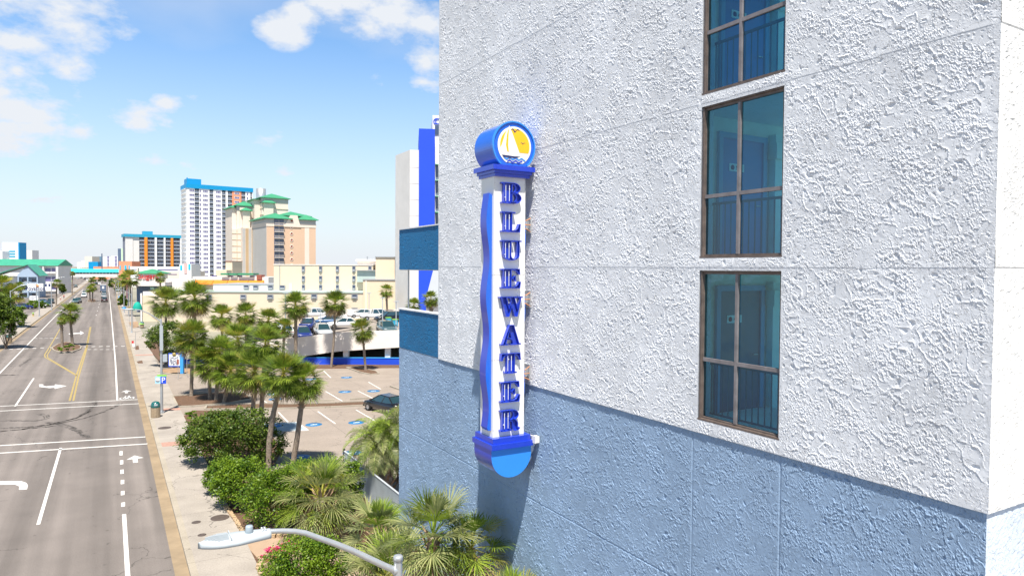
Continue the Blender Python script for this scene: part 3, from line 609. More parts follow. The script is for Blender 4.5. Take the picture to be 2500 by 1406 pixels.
# ================================================================ WALL SIGN
SC = .985
M['sW'] = mat('sign_white', (.78, .77, .73), .4, .02, 1); M['sB'] = paint('sign_blue', (.01, .12, .62), .3); M['sD'] = paint('sign_deepblue', (.012, .045, .50), .3); M['sL'] = paint('sign_light', (.03, .25, .80), .3)
M['sun_y'] = mat('logo_yellow', (.85, .48, .02), .4, .03, 1); M['neon'] = mat('tube_glass', (.75, .78, .85), .2, .02, 1); M['lc'] = paint('letter_face', (.015, .045, .42), .35); M['copper'] = mat('conduit_copper', (.55, .25, .12), .5, .2, 6)
sx, sy = 7.985, 13.75
sign = empty('hotel_sign', (sx, sy, 7.18), 0, 'tall blue and white vertical sign reading BLUEWATER with a round sailboat top', 'sign')
def SB(name, mb, mats, parent=None): return mb.build(name, mats, parent or sign)
bz = -7.18
mb = MB(); mb.box(-.435, .395, 0, .6, 8.10+bz, 14.12+bz); colm = SB('column', mb, M['sW'])
mb = MB(); mb.box(-.437, -.425, -.012, 0, 8.1+bz, 14.1+bz); mb.box(.385, .397, -.012, 0, 8.1+bz, 14.1+bz); SB('column_trim', mb, M['sW'], colm)
for z in (9.9, 11.85): mb = MB(); mb.box(-.4365, .3965, -.0015, .6015, z+bz-.006, z+bz+.006); SB('panel_seam', mb, M['grayw'], colm)
for z in (8.3, 9.85, 9.95, 11.8, 11.9, 13.95):
    for x_ in (-.41, .37): mb = MB(); mb.box(x_-.007, x_+.007, -.016, -.0121, z+bz-.007, z+bz+.007); SB('screw', mb, M['metal'], colm)
# wavy fins
def wave(z, s, ph): return s*((.105 if s < 0 else .045)+(.042 if s < 0 else .03)*math.sin((z-8.2)*2*math.pi/1.72+ph))
zz = [8.28+i*(13.72-8.28)/90 for i in range(91)]
for s, ph, x0 in ((-1, 2.6, -.435), (1, 3.6, .395)):
    outer = [(x0+wave(z, s, ph)*min(1, (z-8.2)*6+.15, ), z+bz) for z in zz]; inner = [(x0-s*.0+s*.001, z+bz) for z in (zz[-1]-.05 if s < 0 else zz[-1], zz[0])]
    mb = MB(); mb.plate([outer+inner], .07, .37, 0, 1); SB('wave_fin', mb, [M['sB'], M['sD']])
# caps
def cap(tiers, m, nm):
    mb = MB()
    for (e, z0, z1) in tiers: mb.box(-.555+e-.0, .545-e, -.20+e, .78-e, z0+bz, z1+bz)
    return SB(nm, mb, m)
cap([(.0, 14.23, 14.34), (.055, 14.16, 14.23), (.09, 14.09, 14.16)], M['sD'], 'upper_cap'); cap([(.05, 8.0, 8.13), (0, 7.88, 8.0)], M['sD'], 'lower_cap')
cap2 = MB(); cap2.box(-.56, .55, -.02, .7, 0, 0.001)
n = 56; r = .55; cz_ = 14.79+bz
arc = [(r*math.cos(a), cz_+r*math.sin(a)) for a in [R(-56)+(R(292))*k/n for k in range(n+1)]]
arc = [p for p in arc if p[1] > 14.34+bz]; arc = [(arc[0][0], 14.34+bz)]+arc+[(arc[-1][0], 14.34+bz)]
mb = MB(); mb.plate([arc], -.15, .74, 0, 1); head = SB('round_head', mb, [M['sB'], M['sB']])
rim = [(p[0]*1.02, (p[1]-cz_)*1.02+cz_) for p in arc]; inr = [(p[0]*.965, (p[1]-cz_)*.965+cz_) for p in arc]
mb = MB(); mb.plate([rim[1:-1]+inr[1:-1][::-1]], -.175, -.12, 0); SB('head_rim', mb, M['sL'], head)
low = [(.53*math.cos(a), 7.72+bz+.53*math.sin(a)) for a in [math.pi+math.pi*k/40 for k in range(41)]]; low = [(-.53, 7.88+bz)]+low+[(.53, 7.88+bz)]
mb = MB(); mb.plate([low], -.13, .72, 0, 1); SB('round_foot', mb, [M['sL'], M['sD']])
# emblem
logo = lambda pts: [(p[0]*.44, cz_+.0+p[1]*.44) for p in pts]
def circ(r, cx=0, cy=0, n=48, a0=0, a1=360): return [(cx+r*math.cos(R(a0+(a1-a0)*k/n)), cy+r*math.sin(R(a0+(a1-a0)*k/n))) for k in range(n if a1-a0 == 360 else n+1)]
mb = MB(); mb.plate([logo([p for p in circ(1.0, .03, -.0) if p[1] > -.90])], -.158, -.151); emb = SB('emblem', mb, M['sW'], head)
mb = MB(); sunp = [p for p in circ(.88, .05, .02) if p[1] > -.42]
mb.plate([logo(sunp)], -.162, -.1585); mb.mesh and SB('emblem_sun', mb, M['sun_y'], head)
mb = MB(); mb.plate([logo([(-.30, 1.03), (-.34, .6), (-.36, .0), (-.30, -.55), (.38, -.50), (.30, -.3), (-.12, .65)])], -.166, -.163)
mb.plate([logo([(-.32, 1.0), (-.55, .55), (-.74, .0), (-.82, -.15), (-.70, -.50), (-.34, -.52), (-.44, -.25), (-.50, .0), (-.45, .5)])], -.166, -.163); SB('emblem_sail', mb, M['sW'], head)
mb = MB(); mb.plate([logo([(-.335, .95), (-.365, .4), (-.385, -.2), (-.335, -.52), (-.315, -.52), (-.355, -.2), (-.335, .4), (-.305, .95)])], -.169, -.1665)
mb.plate([logo([(-.32, 1.0), (-.62, .55), (-.56, .54), (-.335, .85)])], -.169, -.1665); SB('emblem_mast', mb, M['sun_y'], head) if False else None
mb = MB(); mb.plate([logo([(-.72, -.50), (.30, -.54), (.16, -.60), (.02, -.64), (-.12, -.60), (-.28, -.66), (-.42, -.60), (-.62, -.62)])], -.169, -.1665); SB('emblem_hull', mb, M['navy'], head)
for cx, cy, s in ((.05, .68, 1.0), (.52, .12, .5)):
    pts = [(-.3, .12), (-.15, .16), (-.02, .0), (.12, .16), (.3, .14), (.15, .22), (0, .08), (-.14, .22)]
    mb = MB(); mb.plate([logo([(cx+x*s, cy+y*s) for x, y in pts])], -.166, -.163); SB('emblem_bird', mb, M['navy'], head)
for (zb, m) in ((-.66, 'sL'), (-.80, 'sD')):
    mb = MB(); xs = [-.72+i*1.46/48 for i in range(49)]
    w = lambda x: .045*math.sin(x*2*math.pi/.36)
    lim = lambda x: True
    xs = [x for x in xs if (x-.03)**2+(zb)**2 < .86]
    mb.plate([logo([(x, zb+w(x)+.04) for x in xs]+[(x, zb+w(x)-.035) for x in xs[::-1]])], -.166, -.163); SB('emblem_wave', mb, M[m], head)
# letters, outlines on a unit square (slab serif, fat stems)
def A_(cx, cy, rx, ry, a0, a1, n=12): return [(cx+rx*math.cos(R(a0+(a1-a0)*k/n)), cy+ry*math.sin(R(a0+(a1-a0)*k/n))) for k in range(n+1)]
GL = {
 'B': [[(0, 0), (.62, 0)]+A_(.62, .27, .36, .27, -90, 62)+A_(.60, .745, .33, .255, -50, 90)+[(0, 1), (0, .93), (.1, .93), (.1, .07), (0, .07)], [(.52, .09), (.52, .46), (.6, .46)]+A_(.6, .275, .12, .185, 90, -90)+[], [(.52, .55), (.52, .91), (.58, .91)]+A_(.58, .73, .10, .18, 90, -90)],
 'L': [[(0, 0), (.92, 0), (.95, .42), (.88, .42), (.8, .2), (.68, .1), (.52, .09), (.52, .93), (.68, .93), (.68, 1), (0, 1), (0, .93), (.12, .93), (.12, .07), (0, .07)]],
 'U': [[(0, 1), (0, .93), (.1, .93), (.1, .3)]+A_(.5, .28, .40, .28, 180, 360)[1:]+[(.9, .93), (1, .93), (1, 1), (.66, 1), (.66, .93), (.78, .93), (.78, .3)]+A_(.63, .28, .15, .2, 0, -180)[1:]+[(.48, .93), (.6, .93), (.6, 1)]],
 'E': [[(0, 0), (.94, 0), (.98, .34), (.9, .34), (.8, .16), (.66, .08), (.5, .08), (.5, .46), (.6, .47), (.66, .36), (.72, .36), (.72, .64), (.66, .64), (.6, .54), (.5, .54), (.5, .92), (.66, .92), (.8, .84), (.87, .7), (.94, .7), (.92, 1), (0, 1), (0, .93), (.1, .93), (.1, .07), (0, .07)]],
 'W': [[(-.08, 1), (-.08, .93), (.02, .93), (.24, 0), (.40, 0), (.53, .5), (.68, 0), (.82, 0), (1.0, .93), (1.08, .93), (1.08, 1), (.84, 1), (.84, .93), (.93, .93), (.83, .38), (.68, .93), (.76, .93), (.76, 1), (.38, 1), (.38, .93), (.45, .93), (.49, .76), (.40, .4), (.27, .93), (.35, .93), (.35, 1)]],
 'A': [[(0, 0), (.36, 0), (.36, .07), (.25, .07), (.31, .27), (.55, .27), (.6, .07), (.48, .07), (.48, 0), (1, 0), (1, .07), (.92, .07), (.64, 1), (.42, 1), (.1, .07), (0, .07)], [(.33, .36), (.43, .72), (.52, .36)]],
 'T': [[(.2, 0), (.8, 0), (.8, .07), (.7, .07), (.7, .92), (.8, .88), (.88, .78), (.92, .64), (1, .64), (.97, 1), (.03, 1), (0, .64), (.08, .64), (.12, .78), (.2, .88), (.3, .92), (.3, .07), (.2, .07)]],
 'R': [[(0, 0), (.56, 0), (.56, .07), (.46, .07), (.46, .46), (.54, .46), (.58, .4), (.6, .12)]+A_(.74, .12, .14, .14, 180, 270)[1:]+[(.9, 0), (1.0, .1), (.93, .14), (.88, .1), (.86, .38), (.78, .5)]+A_(.60, .75, .31, .25, -62, 90)+[(0, 1), (0, .93), (.08, .93), (.08, .07), (0, .07)], [(.46, .54), (.46, .92), (.54, .92)]+A_(.54, .73, .11, .19, 90, -90)]}
def inset(loop, d):
    n = len(loop); ar = sum(loop[i][0]*loop[(i+1) % n][1]-loop[(i+1) % n][0]*loop[i][1] for i in range(n)); s = 1 if ar > 0 else -1; out = []
    for i in range(n):
        a, b, c = Vector(loop[i-1]), Vector(loop[i]), Vector(loop[(i+1) % n]); d1 = (b-a); d2 = (c-b)
        if d1.length < 1e-6 or d2.length < 1e-6: out.append(tuple(b)); continue
        n1 = Vector((-d1.y, d1.x)).normalized(); n2 = Vector((-d2.y, d2.x)).normalized(); m = (n1+n2); m = m.normalized()/max(.5, m.length/2) if m.length > .2 else n1
        out.append(tuple(b+m*d*s))
    return out
word = 'BLUEWATER'; lw, lh = .53, .50; top = 13.88; pitch_ = 5.81/9.0
import mathutils
pxz = [(446.5, 497.5), (517.5, 567), (587, 636), (656, 704), (724, 773), (793, 842), (862, 911), (931, 981), (1000, 1051)]
for i, ch in enumerate(word):
    uu = 1246-.55*i; z1 = zat(uu, pxz[i][0], sx, sy-.1)+bz; z0 = zat(uu, pxz[i][1], sx, sy-.1)+bz
    sc = (lw, z1-z0); ox = -.015-.5*lw
    loops = [[(ox+p[0]*sc[0], z0+p[1]*sc[1]) for p in lp] for lp in GL[ch]]
    mb = MB(); mb.plate(loops, -.035, 0.0, 0)          # back tray
    lt = SB('letter', mb, M['lc']); lt['label'] = 'deep blue open-faced letter '+ch
    mb = MB()
    for j, lp in enumerate(loops):                      # upstanding channel walls round every outline
        ins = inset(lp, .011 if j == 0 else -.011)
        n = len(lp)
        for k in range(n):
            a, b = lp[k], lp[(k+1) % n]; c, d = ins[(k+1) % n], ins[k]
            vs = [(a[0], -.105, a[1]), (b[0], -.105, b[1]), (c[0], -.105, c[1]), (d[0], -.105, d[1]), (a[0], -.036, a[1]), (b[0], -.036, b[1]), (c[0], -.036, c[1]), (d[0], -.036, d[1])]
            mb.add(vs, [(0, 1, 2, 3), (0, 4, 5, 1), (3, 2, 6, 7)])
    SB('letter_channel', mb, M['sD'], lt)
    mb = MB()
    for dx in (.22, .40):
        if ch in 'AW': continue
        mb.tube([(ox+dx*sc[0]+(.08 if ch == 'T' else 0), -.075, z0+.12*sc[1]), (ox+dx*sc[0]+(.08 if ch == 'T' else 0), -.075, z0+.88*sc[1])], .008, 6)
    for (ax, az) in ((.2, .3), (.42, .7)): mb.box(ox+ax*sc[0]-.01, ox+ax*sc[0]+.01, -.07, -.036, z0+az*sc[1]-.01, z0+az*sc[1]+.01)
    SB('letter_tube', mb, M['neon'], lt)
# wall brackets
for z, in ((13.03,), (11.28,), (9.53,)):
    mb = MB(); mb.box(.60, .66, .10, .42, z-.2+bz, z+.2+bz); br = SB('bracket', mb, M['metal'])
    mb = MB(); mb.box(.39, .60, .16, .34, z-.09+bz, z+.09+bz); SB('bracket_arm', mb, M['metal'], br)
    mb = MB()
    for dz in (-.16, 0, .16): mb.tube([(.6, .08, z+dz+bz), (.45, .02, z+dz*.6+bz), (.38, .12, z+dz*.6+bz)], .012, 6)
    SB('conduit', mb, M['copper'], br)
jb = empty('junction_box', (WX-.03, 13.5, 8.0), 0, 'small white junction box on the blue stucco just right of the sign foot', 'box')
mb = MB(); mb.box(-.11, -.0, -.06, .08, -.05, .1); mb.box(-.12, -.11, -.07, .09, -.06, .11); mb.build('box_body', M['sW'], jb); mb = MB(); mb.tube([(-.05, .05, .08), (-.12, .2, .1), (-.2, .35, .12), (-.24, .5, .13)], .012, 6); mb.build('cable', M['sW'], jb)
#@@PART3
# ================================================================ VEGETATION
def leaf_mesh(name, pts, size, mats, mi=None, seed=0, up=.5, shape=1.0):
    """many small pointed leaf faces at the given points"""
    g = np.random.default_rng(seed); n = len(pts); nrm = g.standard_normal((n, 3)); nrm[:, 2] = np.abs(nrm[:, 2])+up; nrm /= np.linalg.norm(nrm, axis=1)[:, None]
    a = g.standard_normal((n, 3)); u = np.cross(nrm, a); u /= np.linalg.norm(u, axis=1)[:, None]; v = np.cross(nrm, u); s = size*(.6+.8*g.random(n))[:, None]
    P = np.stack([pts-u*s, pts+v*s*.5*shape, pts+u*s, pts-v*s*.5*shape], 1).reshape(-1, 3)
    me = bpy.data.meshes.new(name); me.vertices.add(4*n); me.vertices.foreach_set('co', P.astype(np.float32).ravel()); me.loops.add(4*n); me.loops.foreach_set('vertex_index', np.arange(4*n, dtype=np.int32))
    me.polygons.add(n); me.polygons.foreach_set('loop_start', np.arange(n, dtype=np.int32)*4)
    for m in mats: me.materials.append(m)
    if mi is not None: me.polygons.foreach_set('material_index', mi.astype(np.int32))
    me.update(calc_edges=True); return me
def blob_points(blobs, n, seed, shell=.45):
    """points in lumpy blobs: clumps on an uneven shell"""
    g = np.random.default_rng(seed); out = []; vol = np.array([b[3]*b[4]*b[5] for b in blobs])**.67; cnt = (n*vol/vol.sum()).astype(int)
    for (cx, cy, cz, rx, ry, rz), k in zip(blobs, cnt):
        nc = max(8, k//45); d = g.standard_normal((nc, 3)); d /= np.linalg.norm(d, axis=1)[:, None]; d[:, 2] = np.where(d[:, 2] < -.85, -d[:, 2], d[:, 2])
        rr = (1-shell*g.random(nc)**1.6)*(.88+.22*g.random(nc)); C = d*rr[:, None]; w = g.integers(0, nc, k)
        p = C[w]+g.standard_normal((k, 3))*.085*(1+.5*g.random((k, 1))); out.append(p*np.array([rx, ry, rz])+np.array([cx, cy, cz]))
    return np.concatenate(out)
def shrub(name, loc, blobs, n, size, lb, cat='shrub', m='shrub', seed=0, stems=4, grp=None, trunk=True, h0=None, shape=1.0):
    o = empty(name, loc, 0, lb, cat, grp)
    pts = blob_points(blobs, n, seed); pts = pts[pts[:, 2] > .02]
    link('foliage', leaf_mesh('foliage', pts, size, [M[m]], seed=seed, shape=shape), o)
    if trunk:
        mb = MB(); rnd = random.Random(seed)
        for b in blobs:
            for k in range(max(1, stems//len(blobs))):
                t = Vector((b[0]+rnd.uniform(-.4, .4)*b[3], b[1]+rnd.uniform(-.4, .4)*b[4], b[2]+rnd.uniform(-.2, .5)*b[5])); q = Vector((rnd.uniform(-.15, .15), rnd.uniform(-.15, .15), -.05)); md = q.lerp(t, .5)+Vector((rnd.uniform(-.1, .1), rnd.uniform(-.1, .1), .1))
                mb.tube([q, md, t], [.05, .035, .01], 6)
        mb.build('stem', M['bark'], o)
    return o
def fan_crown(seed, RR, nf, blades=24, droop=1.0, mats=('leafA', 'leafB', 'leafC'), bw=.05, young=80, old=-55, dry=.12):
    rnd = random.Random(seed); V = []; F = []; MI = []
    def add(vs, mi):
        b = len(V); V.extend(vs)
        return b
    for i in range(nf):
        t = i/(nf-1); az = i*2.39996+rnd.uniform(-.25, .25); el = R(young+(old-young)*t**.85+rnd.uniform(-8, 8))
        h = Vector((math.cos(az), math.sin(az), 0)); Lp = RR*(.42+.16*rnd.random())*(1.0 if t > .15 else .8); dr = droop*(.3+.7*t)
        p = Vector((0, 0, 0)); d = h*math.cos(el)+Vector((0, 0, math.sin(el))); P = [p.copy()]
        for k in range(4):
            p = p+d*Lp/4; d = (d+Vector((0, 0, -.09*dr))).normalized(); P.append(p.copy())
        side = d.cross(Vector((0, 0, 1))); side = side.normalized() if side.length > .05 else Vector((-h.y, h.x, 0)); nrm = side.cross(d).normalized()
        w = .018*RR
        for a, b in zip(P[:-1], P[1:]):
            q = add([a-side*w, a+side*w, b+side*w*.8, b-side*w*.8], 0); F.append((q, q+1, q+2, q+3)); MI.append(1 if t < .9 else 3)
        mi = 0 if rnd.random() < .62 else (2 if rnd.random() < .75 else 1)
        if t > .75 and rnd.random() < .3: mi = 1
        if t > 1-dry: mi = 3
        Lb = RR*(.50+.12*rnd.random())*(.8 if t < .12 else 1); spread = 118 if t > .12 else 60
        for j in range(blades):
            a = R(-spread+2*spread*(j+.5)/blades+rnd.uniform(-3, 3)); ca = abs(a)/R(118)
            dd = (d*math.cos(a)+side*math.sin(a)+nrm*(.10+.28*ca)).normalized(); L_ = Lb*(1-.33*ca*ca)*rnd.uniform(.86, 1.08)
            wv = dd.cross(nrm).normalized(); ww = bw*rnd.uniform(.7, 1.15)
            dn = Vector((0, 0, -1)); p0 = P[-1]; p1 = p0+dd*L_*.42; p2 = p1+(dd+dn*.22*dr*rnd.uniform(.6, 1.5)).normalized()*L_*.33; p3 = p2+(dd*.8+dn*.75*dr*rnd.uniform(.5, 1.5)).normalized()*L_*.30
            q = add([p0, p1-wv*ww*.5, p1+wv*ww*.5, p2-wv*ww*.38, p2+wv*ww*.38, p3], 0)
            F.extend([(q, q+1, q+2), (q+1, q+3, q+4, q+2), (q+3, q+5, q+4)]); MI.extend([mi]*3)
    me = bpy.data.meshes.new('crown'); me.from_pydata([tuple(v) for v in V], [], F)
    for m in mats+('leafD',): me.materials.append(M[m])
    me.polygons.foreach_set('material_index', MI); me.update(); return me
def feather_crown(seed, RR, nf, mats=('leafG', 'leafA', 'leafG'), bw=.03):
    rnd = random.Random(seed); V = []; F = []; MI = []
    for i in range(nf):
        t = i/(nf-1); az = i*2.39996+rnd.uniform(-.2, .2); el = R(78-95*t+rnd.uniform(-8, 8)); d = Vector((math.cos(az)*math.cos(el), math.sin(az)*math.cos(el), math.sin(el))); p = Vector((0, 0, 0)); n = 12; Lf = RR*1.35*rnd.uniform(.85, 1.1); mi = 0 if rnd.random() < .75 else 1
        side = Vector((-math.sin(az), math.cos(az), 0)); pts = []
        for k in range(n+1):
            pts.append((p.copy(), d.copy())); p = p+d*Lf/n; d = (d+Vector((0, 0, -.16-.02*k*.5))).normalized()
        for k in range(n):
            a, b = pts[k][0], pts[k+1][0]; w = .015; q = len(V); V.extend([a-side*w, a+side*w, b+side*w, b-side*w]); F.append((q, q+1, q+2, q+3)); MI.append(1)
            if k < 2: continue
            for s in (-1, 1):
                for m in range(4):
                    o = a.lerp(b, m/4); dd = pts[k][1]; up_ = side.cross(dd).normalized()*(1 if side.cross(dd).z > 0 else -1)
                    L_ = RR*.42*math.sin(math.pi*min(1, (k+m/4)/n*.85+.15))*rnd.uniform(.8, 1.15); e1 = (side*s*.8+dd*.55+up_*.45).normalized(); m1 = o+e1*L_*.55; m2 = m1+(e1+Vector((0, 0, -.7))).normalized()*L_*.45; wv = dd*bw*.5
                    q = len(V); V.extend([o-wv*.5, o+wv*.5, m1+wv, m1-wv, m2]); F.extend([(q, q+1, q+2, q+3), (q+3, q+2, q+4)]); MI.extend([mi]*2)
    me = bpy.data.meshes.new('crown'); me.from_pydata([tuple(v) for v in V], [], F)
    for m in mats: me.materials.append(M[m])
    me.polygons.foreach_set('material_index', MI); me.update(); return me
def palm_trunk(base, top, r0, r1, seed, boots=.35, bend=.0, side=None, big=1.0):
    rnd = random.Random(seed); b = Vector(base); t = Vector(top); sd = side if side is not None else Vector((1, 0, 0)); pts = []; rad = []; n = 16
    for k in range(n+1):
        s = k/n; p = b.lerp(t, s)+sd*bend*math.sin(math.pi*s); pts.append(p+Vector((rnd.uniform(-.01, .01), rnd.uniform(-.01, .01), 0))); rad.append((r0*(1-s)+r1*s)*(1+rnd.uniform(-.05, .05))*(1.25 if k == 0 else 1))
    mb = MB(); mb.tube(pts, rad, 10, 0)
    ln = (t-b).length
    m = int(26*boots/.35); 
    for k in range(m):
        s = 1-boots*(1-k/m)*1.0 if ln < 4 else 1-min(boots, 1.6/ln)*(1-k/m)
        p = b.lerp(t, s)+sd*bend*math.sin(math.pi*s); a = k*2.4; d = Vector((math.cos(a), math.sin(a), 0)); L_ = (.22+.18*rnd.random())*big*(r1/.16)
        q = p+d*r1*.7; e = q+d*L_*rnd.uniform(.4, .8)+Vector((0, 0, L_*rnd.uniform(.3, 1.0))); wv = Vector((-d.y, d.x, 0))*.05*(r1/.16)
        mb.add([q-wv-Vector((0, 0, .05)), q+wv-Vector((0, 0, .05)), e+wv*.6, e-wv*.6, q+Vector((0, 0, .07))], [(0, 1, 2, 3), (3, 2, 4), (0, 3, 4), (1, 4, 2)], 1)
    return mb.mesh('trunk', [M['trunk'], M['trunk2']])
CR = [fan_crown(s, 1.0, 58, 26, .6, bw=.03, old=-72, dry=.15) for s in (1, 2, 3)]
CRf = [fan_crown(s, 1.0, 34, 16, .75, bw=.06) for s in (11, 12)]       # distant crowns, fewer but broader blades
def palm(bu, bv, cu, cv, rpx, lb, grp, name='palm_tree', far=False, idx=0, bend=0, z0=.03, r=.17, depth=None, cat='palm tree'):
    b = G(bu, bv, z0) if depth is None else Vector((*D(bu, 700, depth)[:2], z0))
    dep = b.x*fw[0]+b.y*fw[1]
    c = D(cu, cv, dep); RR = rpx*dep/1680.0; o = empty(name, b, 0, lb, cat, grp); tl = c-b
    side = Vector((rt[0], rt[1], 0))
    link('trunk', palm_trunk((0, 0, -.1), tl-Vector((0, 0, RR*.08)), r, r*.85, idx, bend=bend, side=side), o)
    me = (CRf if far else CR)[idx % (2 if far else 3)]; link('crown', me, o, tl, (R(random.Random(idx).uniform(-13, 13)), R(random.Random(idx+9).uniform(-13, 13)), idx*1.3), RR)
    return o
GP = 'cabbage palms along the sidewalk and parking lot'
PL = [(655, 1145, 692, 912, 76, 'leaning cabbage palm whose bent trunk rises from the shrubs, left of its straight twin', -.25),
 (713, 1140, 742, 930, 68, 'straight cabbage palm just right of the leaning trunk, crown over the parking lot', .05),
 (614, 1072, 622, 905, 80, 'stout palm with ragged brown boots above the leafy tree, left trunk of a pair', 0),
 (634, 1066, 648, 840, 66, 'stout palm with upright spiky crown, right trunk of the pair above the leafy tree', 0),
 (467, 967, 470, 822, 62, 'palm with slender bare trunk in the mulch bed beside the blue park sign', 0),
 (512, 975, 512, 885, 58, 'left of three clustered palms in the far mulch bed', 0),
 (527, 976, 535, 862, 60, 'middle of three clustered palms in the far mulch bed', 0),
 (545, 985, 563, 905, 66, 'right of three clustered palms in the far mulch bed', 0),
 (404, 890, 405, 738, 54, 'palm with yellowing crown directly behind the street lamp with the parking sign', 0),
 (474, 905, 475, 728, 62, 'tall palm right of the yellowing crown, in front of the orange awning', 0),
 (545, 905, 541, 772, 44, 'palm in front of the long cream building, below the orange awning', 0),
 (602, 900, 600, 768, 42, 'palm second left of the parked cars, crown against the cream wall', 0),
 (655, 900, 655, 782, 44, 'palm just left of the blue pickup, crown against the cream wall', 0),
 (580, 940, 580, 830, 60, 'shadowed palm behind the three clustered trunks', 0),
 (690, 905, 694, 800, 34, 'small palm crown beside the blue pickup above the ramp wall', 0)]
for i, (bu, bv, cu, cv, rp, lb, bd) in enumerate(PL): palm(bu, bv, cu, cv, rp*.9, lb, GP, idx=i, bend=bd)
palm(722, 897, 722, 745, 44, 'palm with dark trunk at the left end of the white ramp wall', GP, idx=21, r=.22)
palm(808, 896, 818, 740, 40, 'tall thin palm with tilted trunk in front of the white ramp wall', GP, idx=22, r=.15, bend=.12)
palm(893, 904, 885, 806, 37, 'short palm with forked looking trunk on the curbed island before the ramp', GP, idx=23, r=.15)
palm(948, 760, 943, 711, 22, 'slim palm behind the parked pickup against the cream building', 'background palms', far=True, idx=24, depth=120, r=.2)
for i, (bu, bv, cu, cv, rp, lb) in enumerate(((152, 848, 150, 784, 13, 'thin palm with small crown on the near median island'), (177, 842, 171, 764, 31, 'thick palm with full round crown on the near median island'),
      (220, 735, 219, 707, 12, 'left palm of the pair on the second median island'), (226, 734, 226, 702, 13, 'right palm of the pair on the second median island'),
      (222, 711, 222, 684, 8, 'left tiny palm on the third median island'), (229, 711, 229, 682, 9, 'right tiny palm on the third median island'))):
    palm(bu, bv, cu, cv, rp, lb, 'palms on the median islands', far=i != 1, idx=31+i, z0=.17, r=.2)
for i, (bu, bv, cu, cv, rp, lb) in enumerate(((322, 772, 317, 681, 30, 'tall palm with golden crown beside the shaded shop canopy'), (300, 735, 300, 684, 20, 'smaller golden palm left of the tall one by the shop canopy'), (281, 720, 282, 688, 12, 'distant palm by the row of right hand street lamps'),
      (392, 770, 391, 678, 17, 'palm with small golden crown in front of the red restaurant sign'), (176, 720, 177, 668, 8, 'distant palm just right of the blue sky bridge tower'), (137, 745, 139, 692, 14, 'palm by the left sidewalk in front of the blue tower'),
      (12, 800, 4, 700, 38, 'palm with dense crown at the left edge of the view'), (35, 800, 30, 720, 34, 'palm with drooping crown behind the leftmost street lamp'), (62, 745, 48, 700, 16, 'small palm in front of the blue grey motel gable'))):
    palm(bu, bv, cu, cv, rp, lb, 'street palms further down the road', far=True, idx=41+i, z0=.15, r=.22)
palm(1012, 800, 1010, 746, 26, 'palm crown seen between the two deep blue parapets, left one', 'palms seen through the end galleries', idx=51, depth=60)
palm(1056, 800, 1052, 730, 26, 'palm crown seen between the two deep blue parapets, right one', 'palms seen through the end galleries', idx=52, depth=58)
# foreground palms
def near_palm(b, c, RR, lb, seed, mats, nf=40, blades=30, droop=1.25, r=.28, bw=.05, boots=.9, dry=.2, old=-60):
    o = empty('palm_shrub', b, 0, lb, 'palm', None); tl = Vector(c)-Vector(b)
    link('trunk', palm_trunk((0, 0, -.1), tl, r, r*.9, seed, boots=boots, big=1.2), o)
    link('crown', fan_crown(seed, RR, nf, blades, droop, mats, bw=bw, dry=dry, old=old), o, tl); return o
b = G(797, 1312, .06); near_palm(b, D(785, 1215, b.x*fw[0]+b.y*fw[1]), 2.15, 'arching palm with thick scaly trunk behind the street lamp arm', 61, ('leafG', 'leafB', 'leafA'), 46, 32, 1.25, .36, .036)
near_palm((7.1, 16.0, .06), (6.9, 15.6, 5.35), 1.35, 'large fan palm pressed against the blue stucco wall', 62, ('leafG', 'leafA', 'leafC'), 40, 26, .9, .17, .035, .5)
near_palm((7.75, 15.3, .06), (7.75, 15.2, 5.0), 1.15, 'ragged fan palm with leaning trunk nearest the stucco wall', 63, ('leafA', 'leafB', 'leafC'), 30, 24, 1.0, .12, .03, .5, .3)
near_palm((6.75, 18.4, .06), (6.6, 18.0, 3.3), 1.75, 'low spreading palm behind the street lamp arm at the bottom of the view', 64, ('leafG', 'leafB', 'leafA'), 44, 28, 1.1, .25, .045)
near_palm((7.2, 20.5, .06), (7.15, 20.3, 3.75), 1.3, 'mid grey green palm between the arching palm and the wall palm', 66, ('leafG', 'leafA', 'leafA'), 36, 26, 1.1, .22, .045)
near_palm((7.9, 13.6, .06), (7.85, 13.5, 4.2), 1.1, 'palm whose upright frond tips rise under the sign shadow', 65, ('leafA', 'leafG', 'leafB'), 30, 24, .7, .14, .03, .5)
o = empty('feather_palm', (12.6, 34.2, .06), 0, 'grey green feather palm behind the iron fence beside the wall corner', 'palm')
tl = D(925, 1085, 35.8)-Vector((12.6, 34.2, .06)); link('trunk', palm_trunk((0, 0, -.1), tl, .34, .28, 67, boots=.9, big=1.3), o); link('crown', feather_crown(5, 1.6, 46), o, tl)
o = empty('feather_palm', (13.6, 34.4, .06), 0, 'second feather palm half hidden by the wall corner', 'palm')
tl = D(962, 1060, 36.4)-Vector((13.6, 34.4, .06)); link('trunk', palm_trunk((0, 0, -.1), tl, .3, .26, 68, boots=.9, big=1.3), o); link('crown', feather_crown(6, 1.5, 44), o, tl)

